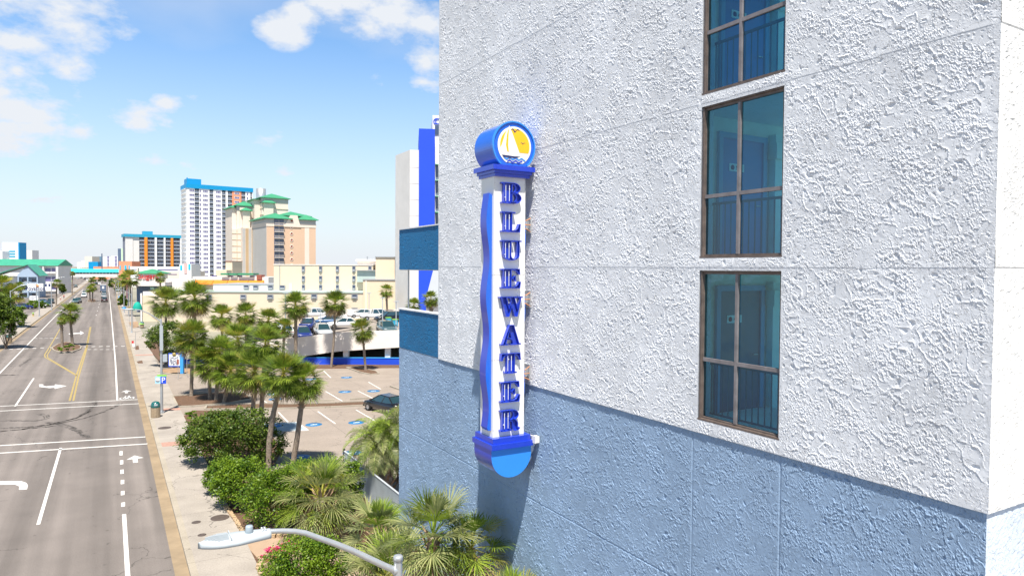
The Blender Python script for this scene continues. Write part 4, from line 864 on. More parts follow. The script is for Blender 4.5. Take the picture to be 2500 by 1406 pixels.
def at(u, v, b): return D(u, v, b.x*fw[0]+b.y*fw[1])-b
def shrub_px(base, bl, n, size, lb, name='shrub', cat='shrub', m='shrub', seed=0, grp=None, z=.06, stems=6, depthr=.9, shape=1.0):
    b = G(*base, z); k = (b.x*fw[0]+b.y*fw[1])/1680; blobs = []
    for (u, v, ru, rv) in bl:
        c = at(u, v, b); blobs.append((c.x, c.y, c.z, ru*k*(depthr+.1), ru*k*depthr, rv*k))
    return shrub(name, b, blobs, n, size, lb, cat, m, seed, stems, grp, shape=shape)
shrub_px((575, 1132), [(575, 1035, 95, 35), (500, 1085, 62, 40), (590, 1095, 80, 50), (655, 1085, 45, 40), (540, 1040, 70, 35), (490, 1060, 45, 25)], 24000, .075, 'broad leafy tree with dense crown over the sidewalk and palms behind', 'leafy_tree', 'tree', 'shrub2', 71, stems=18)
shrub_px((592, 1232), [(590, 1175, 68, 52), (560, 1160, 40, 40)], 12000, .06, 'round clipped shrub below the leafy tree at the sidewalk edge', seed=72)
shrub_px((530, 1205), [(535, 1165, 35, 38)], 4500, .06, 'small shrub at the sidewalk edge left of the round clipped shrub', seed=79)
shrub_px((680, 1285), [(672, 1215, 78, 68), (715, 1190, 60, 60)], 15000, .055, 'large bright green rounded shrub left of the arching palm', seed=73)
shrub_px((830, 1245), [(800, 1170, 65, 50), (850, 1195, 38, 50), (750, 1165, 60, 38), (860, 1160, 25, 35)], 15000, .06, 'clipped hedge behind the arching palm by the grey metal fence', seed=74, m='shrub')
shrub_px((740, 1480), [(740, 1378, 92, 66), (800, 1372, 60, 55), (680, 1400, 45, 48)], 17000, .045, 'fine leaved shrub at the bottom edge beside the pink flowers', seed=75, m='shrub')
fb = G(672, 1400, .06); k = 24/1680
shrub_px((672, 1410), [(664, 1352, 26, 15), (700, 1336, 30, 12)], 2200, .035, 'pink bougainvillea flowers at the sidewalk edge under the lamp head', 'flower_bush', 'flowers', 'flower', 76)
shrub_px((440, 895), [(420, 815, 52, 28), (450, 845, 45, 28), (385, 830, 28, 25), (470, 815, 30, 30), (420, 870, 30, 16)], 12000, .11, 'dark leafy tree with pale blossom behind the street lamp with the parking sign', 'leafy_tree', 'tree', 'shrub2', 77, stems=14)
shrub_px((400, 885), [(385, 812, 30, 16), (440, 800, 40, 18), (428, 880, 14, 14)], 420, .10, 'white blossoms among the dark leafy tree beside the sidewalk', 'blossom', 'flowers', 'flowerw', 78)
shrub_px((475, 1032), [(470, 1015, 22, 10)], 900, .06, 'low green ground shrub at the tip of the planted bed', seed=80, stems=2)
shrub_px((925, 1180), [(908, 1145, 20, 22)], 1800, .05, 'small dark bush behind the iron fence', seed=81, m='shrub2', stems=2)
shrub_px((15, 850), [(10, 790, 30, 40), (38, 785, 22, 24), (-10, 760, 40, 45)], 9000, .16, 'dense dark tree over the left sidewalk behind the trash bin', 'leafy_tree', 'tree', 'shrub2', 82, stems=9)
shrub_px((45, 790), [(45, 765, 18, 16)], 2200, .17, 'bright green bush behind the leftmost street lamp', seed=83, stems=3)
shrub_px((85, 753), [(85, 743, 22, 9), (104, 744, 10, 8)], 2600, .2, 'clipped hedge in the motel lot below the white billboard', 'hedge', 'hedge', seed=84, stems=4)
shrub_px((165, 858), [(158, 850, 14, 6), (170, 846, 12, 7)], 900, .09, 'grassy planting at the foot of the near median palms', 'ground_plants', 'plants', seed=85, z=.17, stems=2)
for i, (u, v, ru, rv, lb) in enumerate(((293, 702, 13, 14, 'street tree behind the row of right hand lamps'), (272, 690, 8, 10, 'further street tree right of the road'), (250, 682, 12, 6, 'dark trees beyond the waiting truck'), (152, 705, 7, 12, 'green street tree by the left sidewalk'), (300, 735, 10, 13, 'dark green tree behind the shop sign post'), (205, 658, 30, 5, 'low trees seen above the sky bridge'), (10, 735, 30, 20, 'broad tree at the left edge behind the palms'))):
    shrub_px((u, v+rv+2), [(u, v, ru, rv)], 1300, .35, lb, 'leafy_tree', 'tree', 'shrub2', 90+i, stems=3)

# ================================================================ VEHICLES
def rbox_loft(mb, st, mi=0):
    """stations (x, halfwidth_low, halfwidth_mid, z_low, z_mid, z_top, halfwidth_top): closed loft across the car"""
    rings = []
    for (x, wl, wm, zl, zm, zt, wt) in st:
        rings.append([(x, -wl, zl), (x, -wm, zl+(zm-zl)*.45), (x, -wm, zm), (x, -wt, zt-.02), (x, -wt*.5, zt), (x, wt*.5, zt), (x, wt, zt-.02), (x, wm, zm), (x, wm, zl+(zm-zl)*.45), (x, wl, zl)])
    n = 10; vs = [p for r_ in rings for p in r_]; fs = []
    for i in range(len(rings)-1):
        for k in range(n): fs.append((i*n+k, (i+1)*n+k, (i+1)*n+(k+1) % n, i*n+(k+1) % n))
    fs.append(tuple(range(n))); fs.append(tuple(range((len(rings)-1)*n, len(rings)*n))[::-1]); mb.add(vs, fs, mi, True)
KINDS = {
 'sedan': dict(L=4.6, W=.90, st=[(-2.28, .62, .70, .42, .70, .78, .6), (-2.2, .74, .84, .26, .80, .95, .72), (-1.6, .80, .90, .22, .86, .99, .74), (-1.0, .80, .90, .22, .88, .93, .76), (1.0, .80, .90, .22, .88, .92, .76), (1.5, .80, .89, .22, .82, .90, .72), (2.1, .74, .82, .26, .70, .78, .66), (2.3, .58, .66, .40, .58, .64, .5)], gh=[(-1.75, .60, .96), (-1.05, .56, 1.36), (.25, .55, 1.42), (1.25, .66, .93)]),
 'suv': dict(L=4.6, W=.93, st=[(-2.25, .66, .76, .42, .86, 1.0, .66), (-2.18, .78, .90, .30, .98, 1.08, .78), (-1.0, .82, .93, .26, 1.02, 1.08, .80), (1.0, .82, .93, .26, 1.0, 1.06, .78), (1.5, .82, .92, .26, .94, 1.02, .74), (2.1, .76, .86, .3, .84, .92, .68), (2.28, .6, .7, .44, .7, .76, .55)], gh=[(-2.12, .66, 1.06), (-1.85, .62, 1.62), (.3, .62, 1.66), (1.2, .70, 1.04)]),
 'pickup': dict(L=5.6, W=.98, st=[(-2.8, .74, .86, .52, .98, 1.06, .82), (-2.72, .84, .95, .42, 1.06, 1.12, .90), (-1.0, .86, .97, .40, 1.08, 1.13, .86), (1.2, .86, .97, .40, 1.06, 1.12, .82), (1.9, .86, .96, .40, 1.04, 1.12, .78), (2.6, .80, .90, .42, .98, 1.05, .74), (2.78, .66, .78, .55, .86, .9, .62)], gh=[(-.95, .72, 1.1), (-.8, .64, 1.78), (.75, .64, 1.80), (1.5, .74, 1.1)])}
CARM = {}
def car_parts(kind):
    if kind in CARM: return CARM[kind]
    K = KINDS[kind]; out = {}; hw = K['W']
    mb = MB(); rbox_loft(mb, K['st']); out['body'] = mb
    g = K['gh']; mb = MB()
    def ringz(x, w, z, base): return [(x, -w, z), (x, w, z)]
    bz_ = min(g[0][2], g[3][2])-.03; wb = hw-.14
    base = [(g[0][0], -wb, bz_), (g[0][0], wb, bz_), (g[3][0], wb, bz_), (g[3][0], -wb, bz_)]; topp = [(g[1][0], -g[1][1], g[1][2]), (g[1][0], g[1][1], g[1][2]), (g[2][0], g[2][1], g[2][2]), (g[2][0], -g[2][1], g[2][2])]
    mb.add(base+topp, [(0, 4, 5, 1), (1, 5, 6, 2), (2, 6, 7, 3), (3, 7, 4, 0), (4, 7, 6, 5)]); out['windows'] = mb
    mb = MB(); t = [Vector(p) for p in topp]; b_ = [Vector(p) for p in base]
    mb.add([tuple(p+Vector((0, 0, .005))) for p in t]+[(p.x*.96, p.y*.86, p.z+.05) for p in t], [(0, 3, 7, 4), (0, 4, 5, 1), (1, 5, 6, 2), (2, 6, 7, 3), (4, 7, 6, 5)], 0, False)
    for i in range(4): mb.bar(b_[i], t[i]+Vector((0, 0, .01)), .07, .07)
    for s in (0, 1):
        a = b_[0 if s == 0 else 1].lerp(b_[3 if s == 0 else 2], .48); c = t[0 if s == 0 else 1].lerp(t[3 if s == 0 else 2], .42); mb.bar(a, c, .05, .07)
    out['roof'] = mb
    if kind == 'pickup':
        mb = MB(); mb.box(-2.6, -1.1, -.72, .72, 1.115, 1.14); out['cargo_bed'] = mb
    CARM[kind] = {k: v for k, v in out.items()}; return CARM[kind]
wm_ = MB(); wm_.lathe([(.20, -.10), (.31, -.11), (.34, -.07), (.34, .07), (.31, .11), (.20, .10)], 18, M=Matrix.Rotation(R(90), 4, 'X')); tyreme = wm_.mesh('tyre', [M['rubber']])
wm_ = MB(); wm_.lathe([(.001, -.085), (.06, -.10), (.19, -.08), (.215, -.095)], 18, M=Matrix.Rotation(R(90), 4, 'X')); wm_.lathe([(.001, .085), (.06, .10), (.19, .08), (.215, .095)], 18, M=Matrix.Rotation(R(90), 4, 'X')); rimme = wm_.mesh('rim', [M['rim']])
CACHE = {}
def car(kind, colr, p, heading, lb, grp, detail=True, name=None):
    """heading: plan direction the nose points to"""
    rz = math.atan2(heading[1], heading[0]); nm = name or {'sedan': 'parked_car', 'suv': 'sport_utility_car', 'pickup': 'pickup_truck'}[kind]
    o = empty(nm, p, rz, lb, {'sedan': 'car', 'suv': 'car', 'pickup': 'pickup truck'}[kind], grp)
    key = (kind, colr)
    if key not in CACHE:
        pr = car_parts(kind); CACHE[key] = {k: v.mesh(k, [P_[colr] if k in ('body', 'roof') else (M['carglass'] if k == 'windows' else M['rubber'])]) for k, v in pr.items()}
    for k, me in CACHE[key].items(): link(k, me, o)
    K = KINDS[kind]; xa = K['L']/2; xw = xa-.88; hw = K['W']; r = .98 if kind == 'sedan' else 1.1
    for x in (-xw, xw):
        for s in (-1, 1):
            w = link('wheel', tyreme, o, (x, s*(hw-.09), .335*r), (0, 0, 0), r); link('rim', rimme, w)
    if detail:
        if 'lights' not in CACHE:
            a = MB(); a.box(-.03, .05, -.16, .16, -.06, .06); CACHE['lights'] = (a.mesh('tail', [M['redlight']]), a.mesh('head', [M['clearlight']])); a = MB(); a.box(-.02, .02, -.26, .26, -.06, .06); CACHE['plate'] = a.mesh('plate', [M['white']]); a = MB(); a.box(-.06, .06, -.09, .09, -.06, .06); CACHE['mirror'] = a.mesh('mirror', [M['rubber']]); a = MB(); a.box(-.03, .03, -.75, .75, -.07, .07); CACHE['bumper'] = a.mesh('bumper', [M['rubber']])
        zt = .72 if kind == 'sedan' else .88
        for s in (-1, 1):
            link('tail_light', CACHE['lights'][0], o, (-xa+.08, s*(hw-.26), zt)); link('headlight', CACHE['lights'][1], o, (xa-.2, s*(hw-.26), zt-.05)); link('mirror', CACHE['mirror'], o, (.95, s*(hw+.03), zt+.28))
        link('licence_plate', CACHE['plate'], o, (-xa+.0, 0, zt-.16)); link('bumper', CACHE['bumper'], o, (-xa+.03, 0, zt-.34)); link('bumper', CACHE['bumper'], o, (xa-.04, 0, zt-.36))
    return o
YV = Vector((0, 1, 0)); e1 = Vector((.93, -.37, 0)); e2 = Vector((.37, .93, 0))
car('sedan', 'black', G(944, 1004, .03), (-.30, .95), 'shiny black sedan in the parking lot, half hidden by the wall corner', None)
DZ = 2.75
def dz_at(x, y): return DZ
deckc = [('suv', 'blue', (740, 829, 2.3), (-.1, -1), 'dark car with greenish windscreen in the lower ramp row behind the parapet'),
 ('suv', 'silver', (788, 822, 2.5), (-.1, -1), 'pale hatchback with dark roof next to the greenish car by the parapet'),
 ('pickup', 'blue', (752, 805, 2.75), (.35, .9), 'blue pickup truck facing away on the parking deck'),
 ('sedan', 'white', (838, 800, 2.75), (-.97, .1), 'white crossover behind the tall thin palm on the parking deck'),
 ('sedan', 'skyb', (803, 793, 2.75), (-.95, .2), 'steel blue sedan between the white cars on the parking deck'),
 ('sedan', 'white', (812, 783, 2.75), (-.95, .2), 'white sedan in the second deck row behind the blue sedan'),
 ('pickup', 'white', (772, 777, 2.75), (.95, -.1), 'white pickup with crew cab left of the grey pickup'),
 ('pickup', 'gray', (824, 770, 2.75), (-.45, .9), 'dark grey pickup showing its tailgate behind the thin palm'),
 ('suv', 'silver', (777, 768, 2.75), (.95, -.2), 'grey car partly hidden behind the white pickup'),
 ('pickup', 'white', (922, 781, 2.75), (.97, -.15), 'white pickup parked side on against the cream building'),
 ('suv', 'black', (950, 786, 2.75), (-.9, -.1), 'black off road car next to the white pickup at the right'),
 ('suv', 'teal', (944, 815, 3.0), (-.1, -1), 'dark car with greenish windows behind the parapet by the wall corner'),
 ('suv', 'white', (700, 822, 2.3), (.2, 1), 'white van partly hidden by palms at the left of the deck'),
 ('sedan', 'silver', (688, 805, 2.5), (.2, 1), 'silver car partly hidden by palms beside the white van'),
 ('sedan', 'white', (882, 775, 2.75), (-.97, .1), 'white car far back on the deck behind the short palm')]
def deckz(u): return 3.45 if u > 840 else 3.45-(840-u)*.0078
for k_, c_, (u, v, z), hd, lb in deckc: car(k_, c_, G(u, v, deckz(u)+.01), hd, lb, 'cars on the parking deck')
rd = [('suv', 'teal', (184, 741), (0, -1), 'greenish grey car coming down the left side of the road'), ('suv', 'gray', (191, 739), (0, -1), 'dark car right behind the greenish grey one'),
 ('suv', 'white', (205, 726), (0, -1), 'white sport utility car, nearest of the two white cars'), ('suv', 'white', (206, 719.5), (0, -1), 'white car behind the nearest white one'),
 ('suv', 'maroon', (255, 737), (0, 1), 'dark maroon car last in the queue driving away'), ('suv', 'silver', (254, 727), (0, 1), 'silver car second in the queue driving away'), ('pickup', 'gray', (254, 721), (0, 1), 'dark pickup third in the queue driving away'),
 ('suv', 'blue', (57, 755), (1, .2), 'dark blue car in the motel lot nearest the hedge'), ('sedan', 'skyb', (106, 741), (1, 0), 'blue sedan in the motel lot behind the billboard post'), ('suv', 'black', (124, 742), (0, -1), 'black car in the motel lot beside the sidewalk'), ('suv', 'gray', (118, 750), (0, -1), 'dark grey car in the motel lot at the driveway'),
 ('suv', 'maroon', (207, 683), (0, -1), 'small distant dark red car left of the far palms'), ('sedan', 'white', (213, 685), (0, -1), 'small distant white car left of the far palms'), ('suv', 'gray', (199, 680), (0, -1), 'small distant grey car under the sky bridge'), ('sedan', 'silver', (190, 681), (0, -1), 'small distant silver car near the left kerb'), ('sedan', 'white', (204, 679), (0, -1), 'small distant white car under the sky bridge'),
 ('suv', 'black', (235, 695), (0, 1), 'distant black car right of the third median'), ('sedan', 'white', (243, 695), (0, 1), 'distant white car beside the black one'), ('suv', 'black', (270, 702), (0, 1), 'dark car at the right kerb by the lamps'), ('sedan', 'gray', (185, 702), (0, 1), 'dark car at the left kerb near the green awning')]
for k_, c_, (u, v), hd, lb in rd: car(k_, c_, G(u, v, 0), hd, lb, 'vehicles on and beside the road', detail=v > 715)
# box truck at the head of the queue
o = empty('box_truck', G(252, 714, 0), R(90), 'dark box truck with a white rear sign heading the queue', 'truck', 'vehicles on and beside the road')
mb = MB(); mb.box(-2.4, 1.9, -1.15, 1.15, .8, 3.5); mb.build('cargo_box', M['slate'], o); mb = MB(); mb.box(2.0, 3.3, -1.05, 1.05, .6, 2.4); mb.build('cab', P_['white'], o); mb = MB(); mb.box(-2.44, -2.4, -.4, .4, 1.8, 2.9); mb.build('rear_sign', M['white'], o)
mb = MB(); mb.box(-2.5, 2.0, -1.2, 1.2, 3.5, 3.62); mb.build('roof', M['white'], o)
for x in (-1.6, 2.5):
    for s in (-1, 1): link('wheel', tyreme, o, (x, s*1.0, .45), (0, 0, 0), 1.35)
#@@PART4
# ================================================================ BUILDINGS
for k_, c_ in dict(mint=(.55, .70, .50), brick=(.30, .09, .06), cyan=(.02, .45, .65), ltblue=(.35, .60, .75), purple=(.10, .08, .25), roofgray=(.30, .32, .34), sbeige=(.70, .58, .42), awning=(.0, .32, .24), lime=(.25, .55, .08), seafoam=(.42, .50, .47)).items(): M[k_] = mat(k_, c_, .75, .05, .2)
class Bld:
    def __init__(s, name, u, dep, az, lb, grp=None, cat='building', u1=None):
        p = D(u, 700, dep); s.o = (p.x, p.y); s.az = R(az); s.d = (math.sin(s.az), math.cos(s.az)); s.rz = math.atan2(s.d[1], s.d[0])
        s.root = empty(name, (p.x, p.y, 0), s.rz, lb, cat, grp); s.c = 0
    def x(s, u): return float(hit(u, s.o, s.d))
    def z(s, u, v, y=0.0):
        X = s.x(u); px = s.o[0]+s.d[0]*X; py = s.o[1]+s.d[1]*X; return zat(u, v, px, py)
    def bx(s, name, u0, u1, v0, v1, y0, y1, m, parent=None, z0=None, z1=None, mk=None):
        um = .5*(u0+u1); a = s.x(u0); b = s.x(u1); zt = s.z(um, v0) if z1 is None else z1; zb = (s.z(um, v1) if v1 is not None else -.1) if z0 is None else z0
        mb = MB(); mb.box(a, b, y0, y1, zb, zt, 0)
        return mb.build(name, M[m], parent or s.root)
def gridwin(b, mesh, name, us, z0, dz, n, y, w, skip=()):
    for j, u in enumerate(us):
        for k in range(n): link(name, mesh, b.root, (b.x(u), y, z0-dz*k))
def winmesh(w, h, glass='winglass', frame='white', mull=1, dp=.12):
    mb = MB(); f = max(.06, w*.05); mb.box(-w/2, w/2, -dp*.3, .02, -h/2, h/2, 1)
    for a, b_ in ((-w/2, -w/2+f), (w/2-f, w/2)): mb.box(a, b_, -dp, -dp*.3-.001, -h/2, h/2, 0)
    mb.box(-w/2+f, w/2-f, -dp, -dp*.3-.001, -h/2, -h/2+f, 0); mb.box(-w/2+f, w/2-f, -dp, -dp*.3-.001, h/2-f, h/2, 0)
    for k in range(mull): c = -w/2+w*(k+1)/(mull+1); mb.box(c-f*.4, c+f*.4, -dp, -dp*.3-.001, -h/2+f, h/2-f, 0)
    return mb.mesh('window', [M[frame], M[glass]])
def balmesh(w, h, D_, glass='bluebay', slab='white', rail='panel'):
    """one storey of a balcony stack: slab, railing, sliding doors on the set back wall"""
    mb = MB(); mb.box(-w/2, w/2, 0, D_, -.1, .1, 0); mb.box(-w/2+.1, w/2-.1, D_-.06, D_-.01, .1, h-.45, 1); mb.box(-.05, .05, D_-.12, D_-.061, .1, h-.45, 0)
    if rail == 'panel': mb.box(-w/2, w/2, .0, .06, 1.0, 1.12, 0); mb.box(-w/2+.05, w/2-.05, .01, .04, .15, .95, 2)
    else:
        mb.box(-w/2, w/2, .0, .06, 1.0, 1.1, 0); k = -w/2+.3
        while k < w/2: mb.box(k-.04, k+.04, .0, .05, .1, 1.0, 0); k += .5
    return mb.mesh('balcony', [M[slab], M[glass], M['slate']])
# tall blue and white tower
T = Bld('tower_building', 457, 424, 85, 'tall white tower with bright blue roof band and coral corner block')
zt = T.z(457, 459); dz = 2.78; NFL = 22; xe = T.x(617.5); dpth = 18.0
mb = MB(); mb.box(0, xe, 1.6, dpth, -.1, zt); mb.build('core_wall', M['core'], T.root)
solids = [(457, 476.5, 'white'), (487.5, 512.5, 'white'), (522, 543, 'white'), (552, 557, 'white'), (568, 590, 'coral'), (600, 612, 'white'), (616, 617.5, 'white')]
for a, b_, m in solids:
    mb = MB(); mb.box(T.x(a), T.x(b_), 0, 1.6, -.1, zt); mb.build('wall_bay', M[m], T.root)
mb = MB(); mb.box(-.02, 0.0, 0, dpth, 0, zt)
for k in range(NFL): mb.box(-.9, -.02, 2+0*k, dpth-2, zt-dz*k-.5, zt-dz*k-.3); 
mb.build('side_balconies', M['white'], T.root); mb = MB()
mb.box(-.3, xe+.3, -.4, dpth+.3, zt, zt+2.6); mb.build('roof_band', M['blueroof'], T.root)
ph = MB(); ph.box(T.x(460), T.x(495), 3, 12, zt+2.6, zt+6.2); ph.box(T.x(460), T.x(462), 3, 4, zt+6.2, zt+6.8); ph.build('roof_plant_room', M['blueroof'], T.root)
w1 = winmesh(3.0, 1.5, 'winglassP', 'white', 2); w2 = winmesh(.8, 1.6, 'winglassP', 'white', 0)
z0 = zt-1.35
gridwin(T, w1, 'window', (469.5,), z0, dz, NFL, 0, 0); gridwin(T, w1, 'window', (502.5,), z0, dz, NFL, 0, 0); gridwin(T, w1, 'window', (534,), z0, dz, NFL, 0, 0); gridwin(T, w1, 'window', (579,), z0, dz, 8, 0, 0); gridwin(T, w2, 'window', (490,), z0, dz, NFL, 0, 0); gridwin(T, w2, 'window', (605,), z0, dz, 8, 0, 0)
for (a, b_) in ((476.5, 487.5), (512.5, 522), (543, 552), (557, 568)):
    xa, xb = T.x(a), T.x(b_); bm = balmesh(xb-xa-.01, dz, 1.5)
    for k in range(NFL): link('balcony', bm, T.root, ((xa+xb)/2, .05, zt-dz*(k+1)))
for (a, b_) in ((590, 600), (612, 616)):
    xa, xb = T.x(a), T.x(b_); bm = balmesh(xb-xa-.01, dz, 1.5)
    for k in range(6): link('balcony', bm, T.root, ((xa+xb)/2, .05, zt-dz*(k+1)))
# orange fin building
O = Bld('apartment_building', 307, 490, 84, 'mid rise white apartment block with orange fins between its balconies and a blue roof')
zt = O.z(340, 579); dz = 2.75; xe = O.x(448); sd = 13.5
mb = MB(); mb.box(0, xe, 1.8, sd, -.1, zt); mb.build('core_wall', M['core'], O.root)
mb = MB(); mb.box(0, O.x(325), 0, 1.8, -.1, zt); mb.box(O.x(325)+.0, O.x(340.5), .4, 1.8, -.1, zt); mb.build('side_wall', M['white2'], O.root)
mb = MB(); mb.box(-.8, xe+.4, -.6, sd+.4, zt, zt+2.1); mb.build('roof_band', M['tealblue'], O.root); mb = MB(); mb.box(O.x(352), O.x(376), 4, 9, zt+2.1, zt+4.6); mb.build('roof_plant_room', M['tealblue'], O.root)
bays = [(340.5, 353), (360, 378), (383, 400), (404, 417), (423, 440), (443, 448)]
fins = [(353, 360, 'orange'), (378, 383, 'white'), (400, 404, 'white'), (417, 423, 'orange'), (440, 443, 'white')]
for a, b_, m in fins: mb = MB(); mb.box(O.x(a), O.x(b_), -.8, 1.8, -.1, zt); mb.build('fin', M[m], O.root)
for a, b_ in bays:
    xa, xb = O.x(a), O.x(b_); bm = balmesh(xb-xa-.01, dz, 1.7, rail='panel')
    for k in range(9): link('balcony', bm, O.root, ((xa+xb)/2, .05, zt-dz*(k+1)))
# beige resort with green hip roofs
def hip(mb, x0, x1, y0, y1, z, h, ov=.8, mi=0):
    x0 -= ov; x1 += ov; y0 -= ov; y1 += ov; w = min(x1-x0, y1-y0)/2; 
    if (x1-x0) > (y1-y0): r0 = (x0+w, (y0+y1)/2, z+h); r1 = (x1-w, (y0+y1)/2, z+h)
    else: r0 = ((x0+x1)/2, y0+w, z+h); r1 = ((x0+x1)/2, y1-w, z+h)
    v = [(x0, y0, z), (x1, y0, z), (x1, y1, z), (x0, y1, z), r0, r1, (x0, y0, z-.25), (x1, y0, z-.25), (x1, y1, z-.25), (x0, y1, z-.25)]
    f = [(0, 1, 5, 4), (1, 2, 5), (2, 3, 4, 5), (3, 0, 4)] if (x1-x0) > (y1-y0) else [(0, 1, 4), (1, 2, 5, 4), (2, 3, 5), (3, 0, 4, 5)]
    mb.add(v, f+[(9, 8, 7, 6), (0, 6, 7, 1), (1, 7, 8, 2), (2, 8, 9, 3), (3, 9, 6, 0)], mi)
B = Bld('resort_building', 651, 300, 86, 'stepped peach and cream resort building with several green hip roofs')
def block(u0, u1, vt, y0, y1, m='cream2', nm='wall', vb=None): return B.bx(nm, u0, u1, vt, vb, y0, y1, m)
zr = B.z(700, 534)
x0, x1 = B.x(651), B.x(771)
mb = MB(); mb.box(x0, x1, 0, 26, -.1, zr-3.6, 0); mb.box(x0-.15, x1+.15, -.15, 26.1, zr-3.6, zr-1.9, 1); mb.box(x0-.02, x1+.02, -.02, 26.02, zr-1.9, zr, 2); mb.build('wall', [M['peach'], M['cream2'], M['grayw']], B.root)
mb = MB(); mb.box(B.x(744), B.x(755), -.06, -.001, -.1, zr-3.62); mb.build('pilaster', M['cream2'], B.root)
mb = MB(); mb.box(x0-.1, x0-.001, .0, 26, -.1, zr-3.62); mb.build('side_shade_face', M['grayw'], B.root)  # thin grey skin paints the side's duller light over the peach wall
mb = MB(); hip(mb, x0, B.x(708), 0, 26, zr, 2.6, 1.1); mb.build('roof', M['green_roof'], B.root)
mb = MB(); hip(mb, B.x(735), x1, 0, 22, zr, 2.4, 1.1); mb.build('roof', M['green_roof'], B.root)
mb = MB(); hip(mb, B.x(694), B.x(766), 6, 20, zr+1.9, 2.3, 1.0); mb.build('roof', M['green_roof'], B.root)
mb = MB(); mb.box(B.x(696), B.x(764), 7, 19, zr, zr+1.9); mb.build('roof_storey', M['grayw'], B.root)
# curved gable of the stair bay
gb = [(B.x(694)+0, zr-3.6), (B.x(735), zr-3.6), (B.x(730), zr-1.2), (B.x(726), zr+1.6), (B.x(709), zr+1.6), (B.x(700), zr-1.2)]
mb = MB(); mb.plate([gb], -.35, -.16, 0); mb.build('gable_panel', M['cream2'], B.root)
bm = balmesh(B.x(693)-B.x(669.5), 2.83, .9, 'winglass', 'cream2', 'bars')
back = MB(); back.box(B.x(669.5), B.x(693), -.12, -.001, 0, zr-.3); back.build('recess_shade', M['slate'], B.root)  # flat dark slab on the wall stands in for a shaded recess
bal = bm
for k in range(9): link('balcony', bm, B.root, (B.x(681), -1.1, zr-.3-2.83*(k+1)))
rw = MB(); rw.lathe([(.75, 0), (.75, .12), (.5, .14), (.5, .05), (.001, .05)], 20, 0, M=Matrix.Rotation(R(90), 4, 'X')); rw.add([(.5*math.cos(k*.314), -.06, .5*math.sin(k*.314)) for k in range(20)], [tuple(range(20))], 1); rwm = rw.mesh('round_window', [M['cream2'], M['brick']])
for k in range(9): link('round_window', rwm, B.root, (B.x(712), -.02 if k else -.36, zr-.9-2.83*k))
# taller blocks behind
def blk(u0, u1, v_eave, y0, y1, rh, m='cream2', roof=True, rv=None):
    xa, xb = B.x(u0), B.x(u1); um = (u0+u1)/2; X = xa; px = B.o[0]+B.d[0]*(xa+xb)/2; py = B.o[1]+B.d[1]*(xa+xb)/2
    # the block front stands y0 behind the facade line: shift along the sight line
    k = 1+y0/300.0; xa *= 1; z = zat(um, v_eave, px, py); z = 12+(z-12)*k; sh = (B.o[0])*(k-1)*.0
    def X_(u):
        o2 = (B.o[0]-B.d[1]*y0, B.o[1]+B.d[0]*y0); return float(hit(u, o2, B.d))
    xa, xb = X_(u0), X_(u1); mb = MB(); mb.box(xa, xb, y0, y1, -.1, z); w = mb.build('wall', M[m], B.root)
    if roof: mb = MB(); hip(mb, xa, xb, y0, y1, z, rh, 1.0); mb.build('roof', M['green_roof'], B.root)
    return xa, xb, z, X_
xa, xb, z, X_ = blk(640, 704, 484, 27, 44, 2.6); mb = MB(); mb.box(xa-.05, xb+.05, 26.9, 44.05, z-2.2, z-.02); mb.build('upper_band', M['grayw'], B.root); mb = MB(); mb.box(xa-.2, xb+.2, 26.7, 44.2, z-5.2, z-4.9); mb.box(xa-.2, xb+.2, 26.7, 44.2, z-8.2, z-7.9); mb.build('cornice', M['cream'], B.root)
xa, xb, z, X_ = blk(645, 668, 495, 26, 29, 1.6); xa, xb, z, X_ = blk(622, 640, 487, 30, 44, 0, roof=True)
xa, xb, z, X_ = blk(579, 622, 503, 34, 50, 2.4); mb = MB(); mb.box(xa-.05, xb+.05, 33.9, 50.05, z-2.4, z-.02); mb.build('upper_band', M['grayw'], B.root)
mb = MB(); mb.box(X_(585), X_(598), 33.2, 33.9, z-12, z-1); mb.build('cornice', M['cream2'], B.root)
xa, xb, z, X_ = blk(594, 611, 514, 31, 34, 1.4); xa, xb, z, X_ = blk(567, 579, 507, 36, 50, 1.2)
xa, xb, z, X_ = blk(622, 651, 552, 20, 27, 0, roof=False); mb = MB()
for k in range(11): mb.box(xa-.1, xb+.1, 19.85, 20, z-2-2.83*k-.12, z-2-2.83*k+.12)
mb.build('floor_band', M['beige'], B.root)
xa, xb, z, X_ = blk(593, 622, 556, 24, 34, 0, roof=False)
for (a, b_, m) in ((600, 607, 'tan'), (615, 621, 'tan'), (593, 599, 'grayw'), (608, 614, 'grayw')): mb = MB(); mb.box(X_(a), X_(b_), 23.9, 23.999, -.1, z-.5); mb.build('pilaster', M[m], B.root)
xa, xb, z, X_ = blk(567, 593, 560, 28, 36, 0, roof=False); mb = MB()
for k in range(11): mb.box(xa-.1, xb+.1, 27.85, 28, z-2-2.83*k-.12, z-2-2.83*k+.12)
mb.box(X_(578), X_(579), 27.8, 27.85, 0, z); mb.build('floor_band', M['beige'], B.root)
mb = MB(); px_ = B.x(645); px_ = float(hit(638, (B.o[0]-B.d[1]*36, B.o[1]+B.d[0]*36), B.d)); zw = 12+(655-466)*.2; mb.lathe([(2.3, zw-5), (2.3, zw), (.01, zw)], 14, c=(px_, 36)); mb.build('water_tank', M['metal'], B.root)
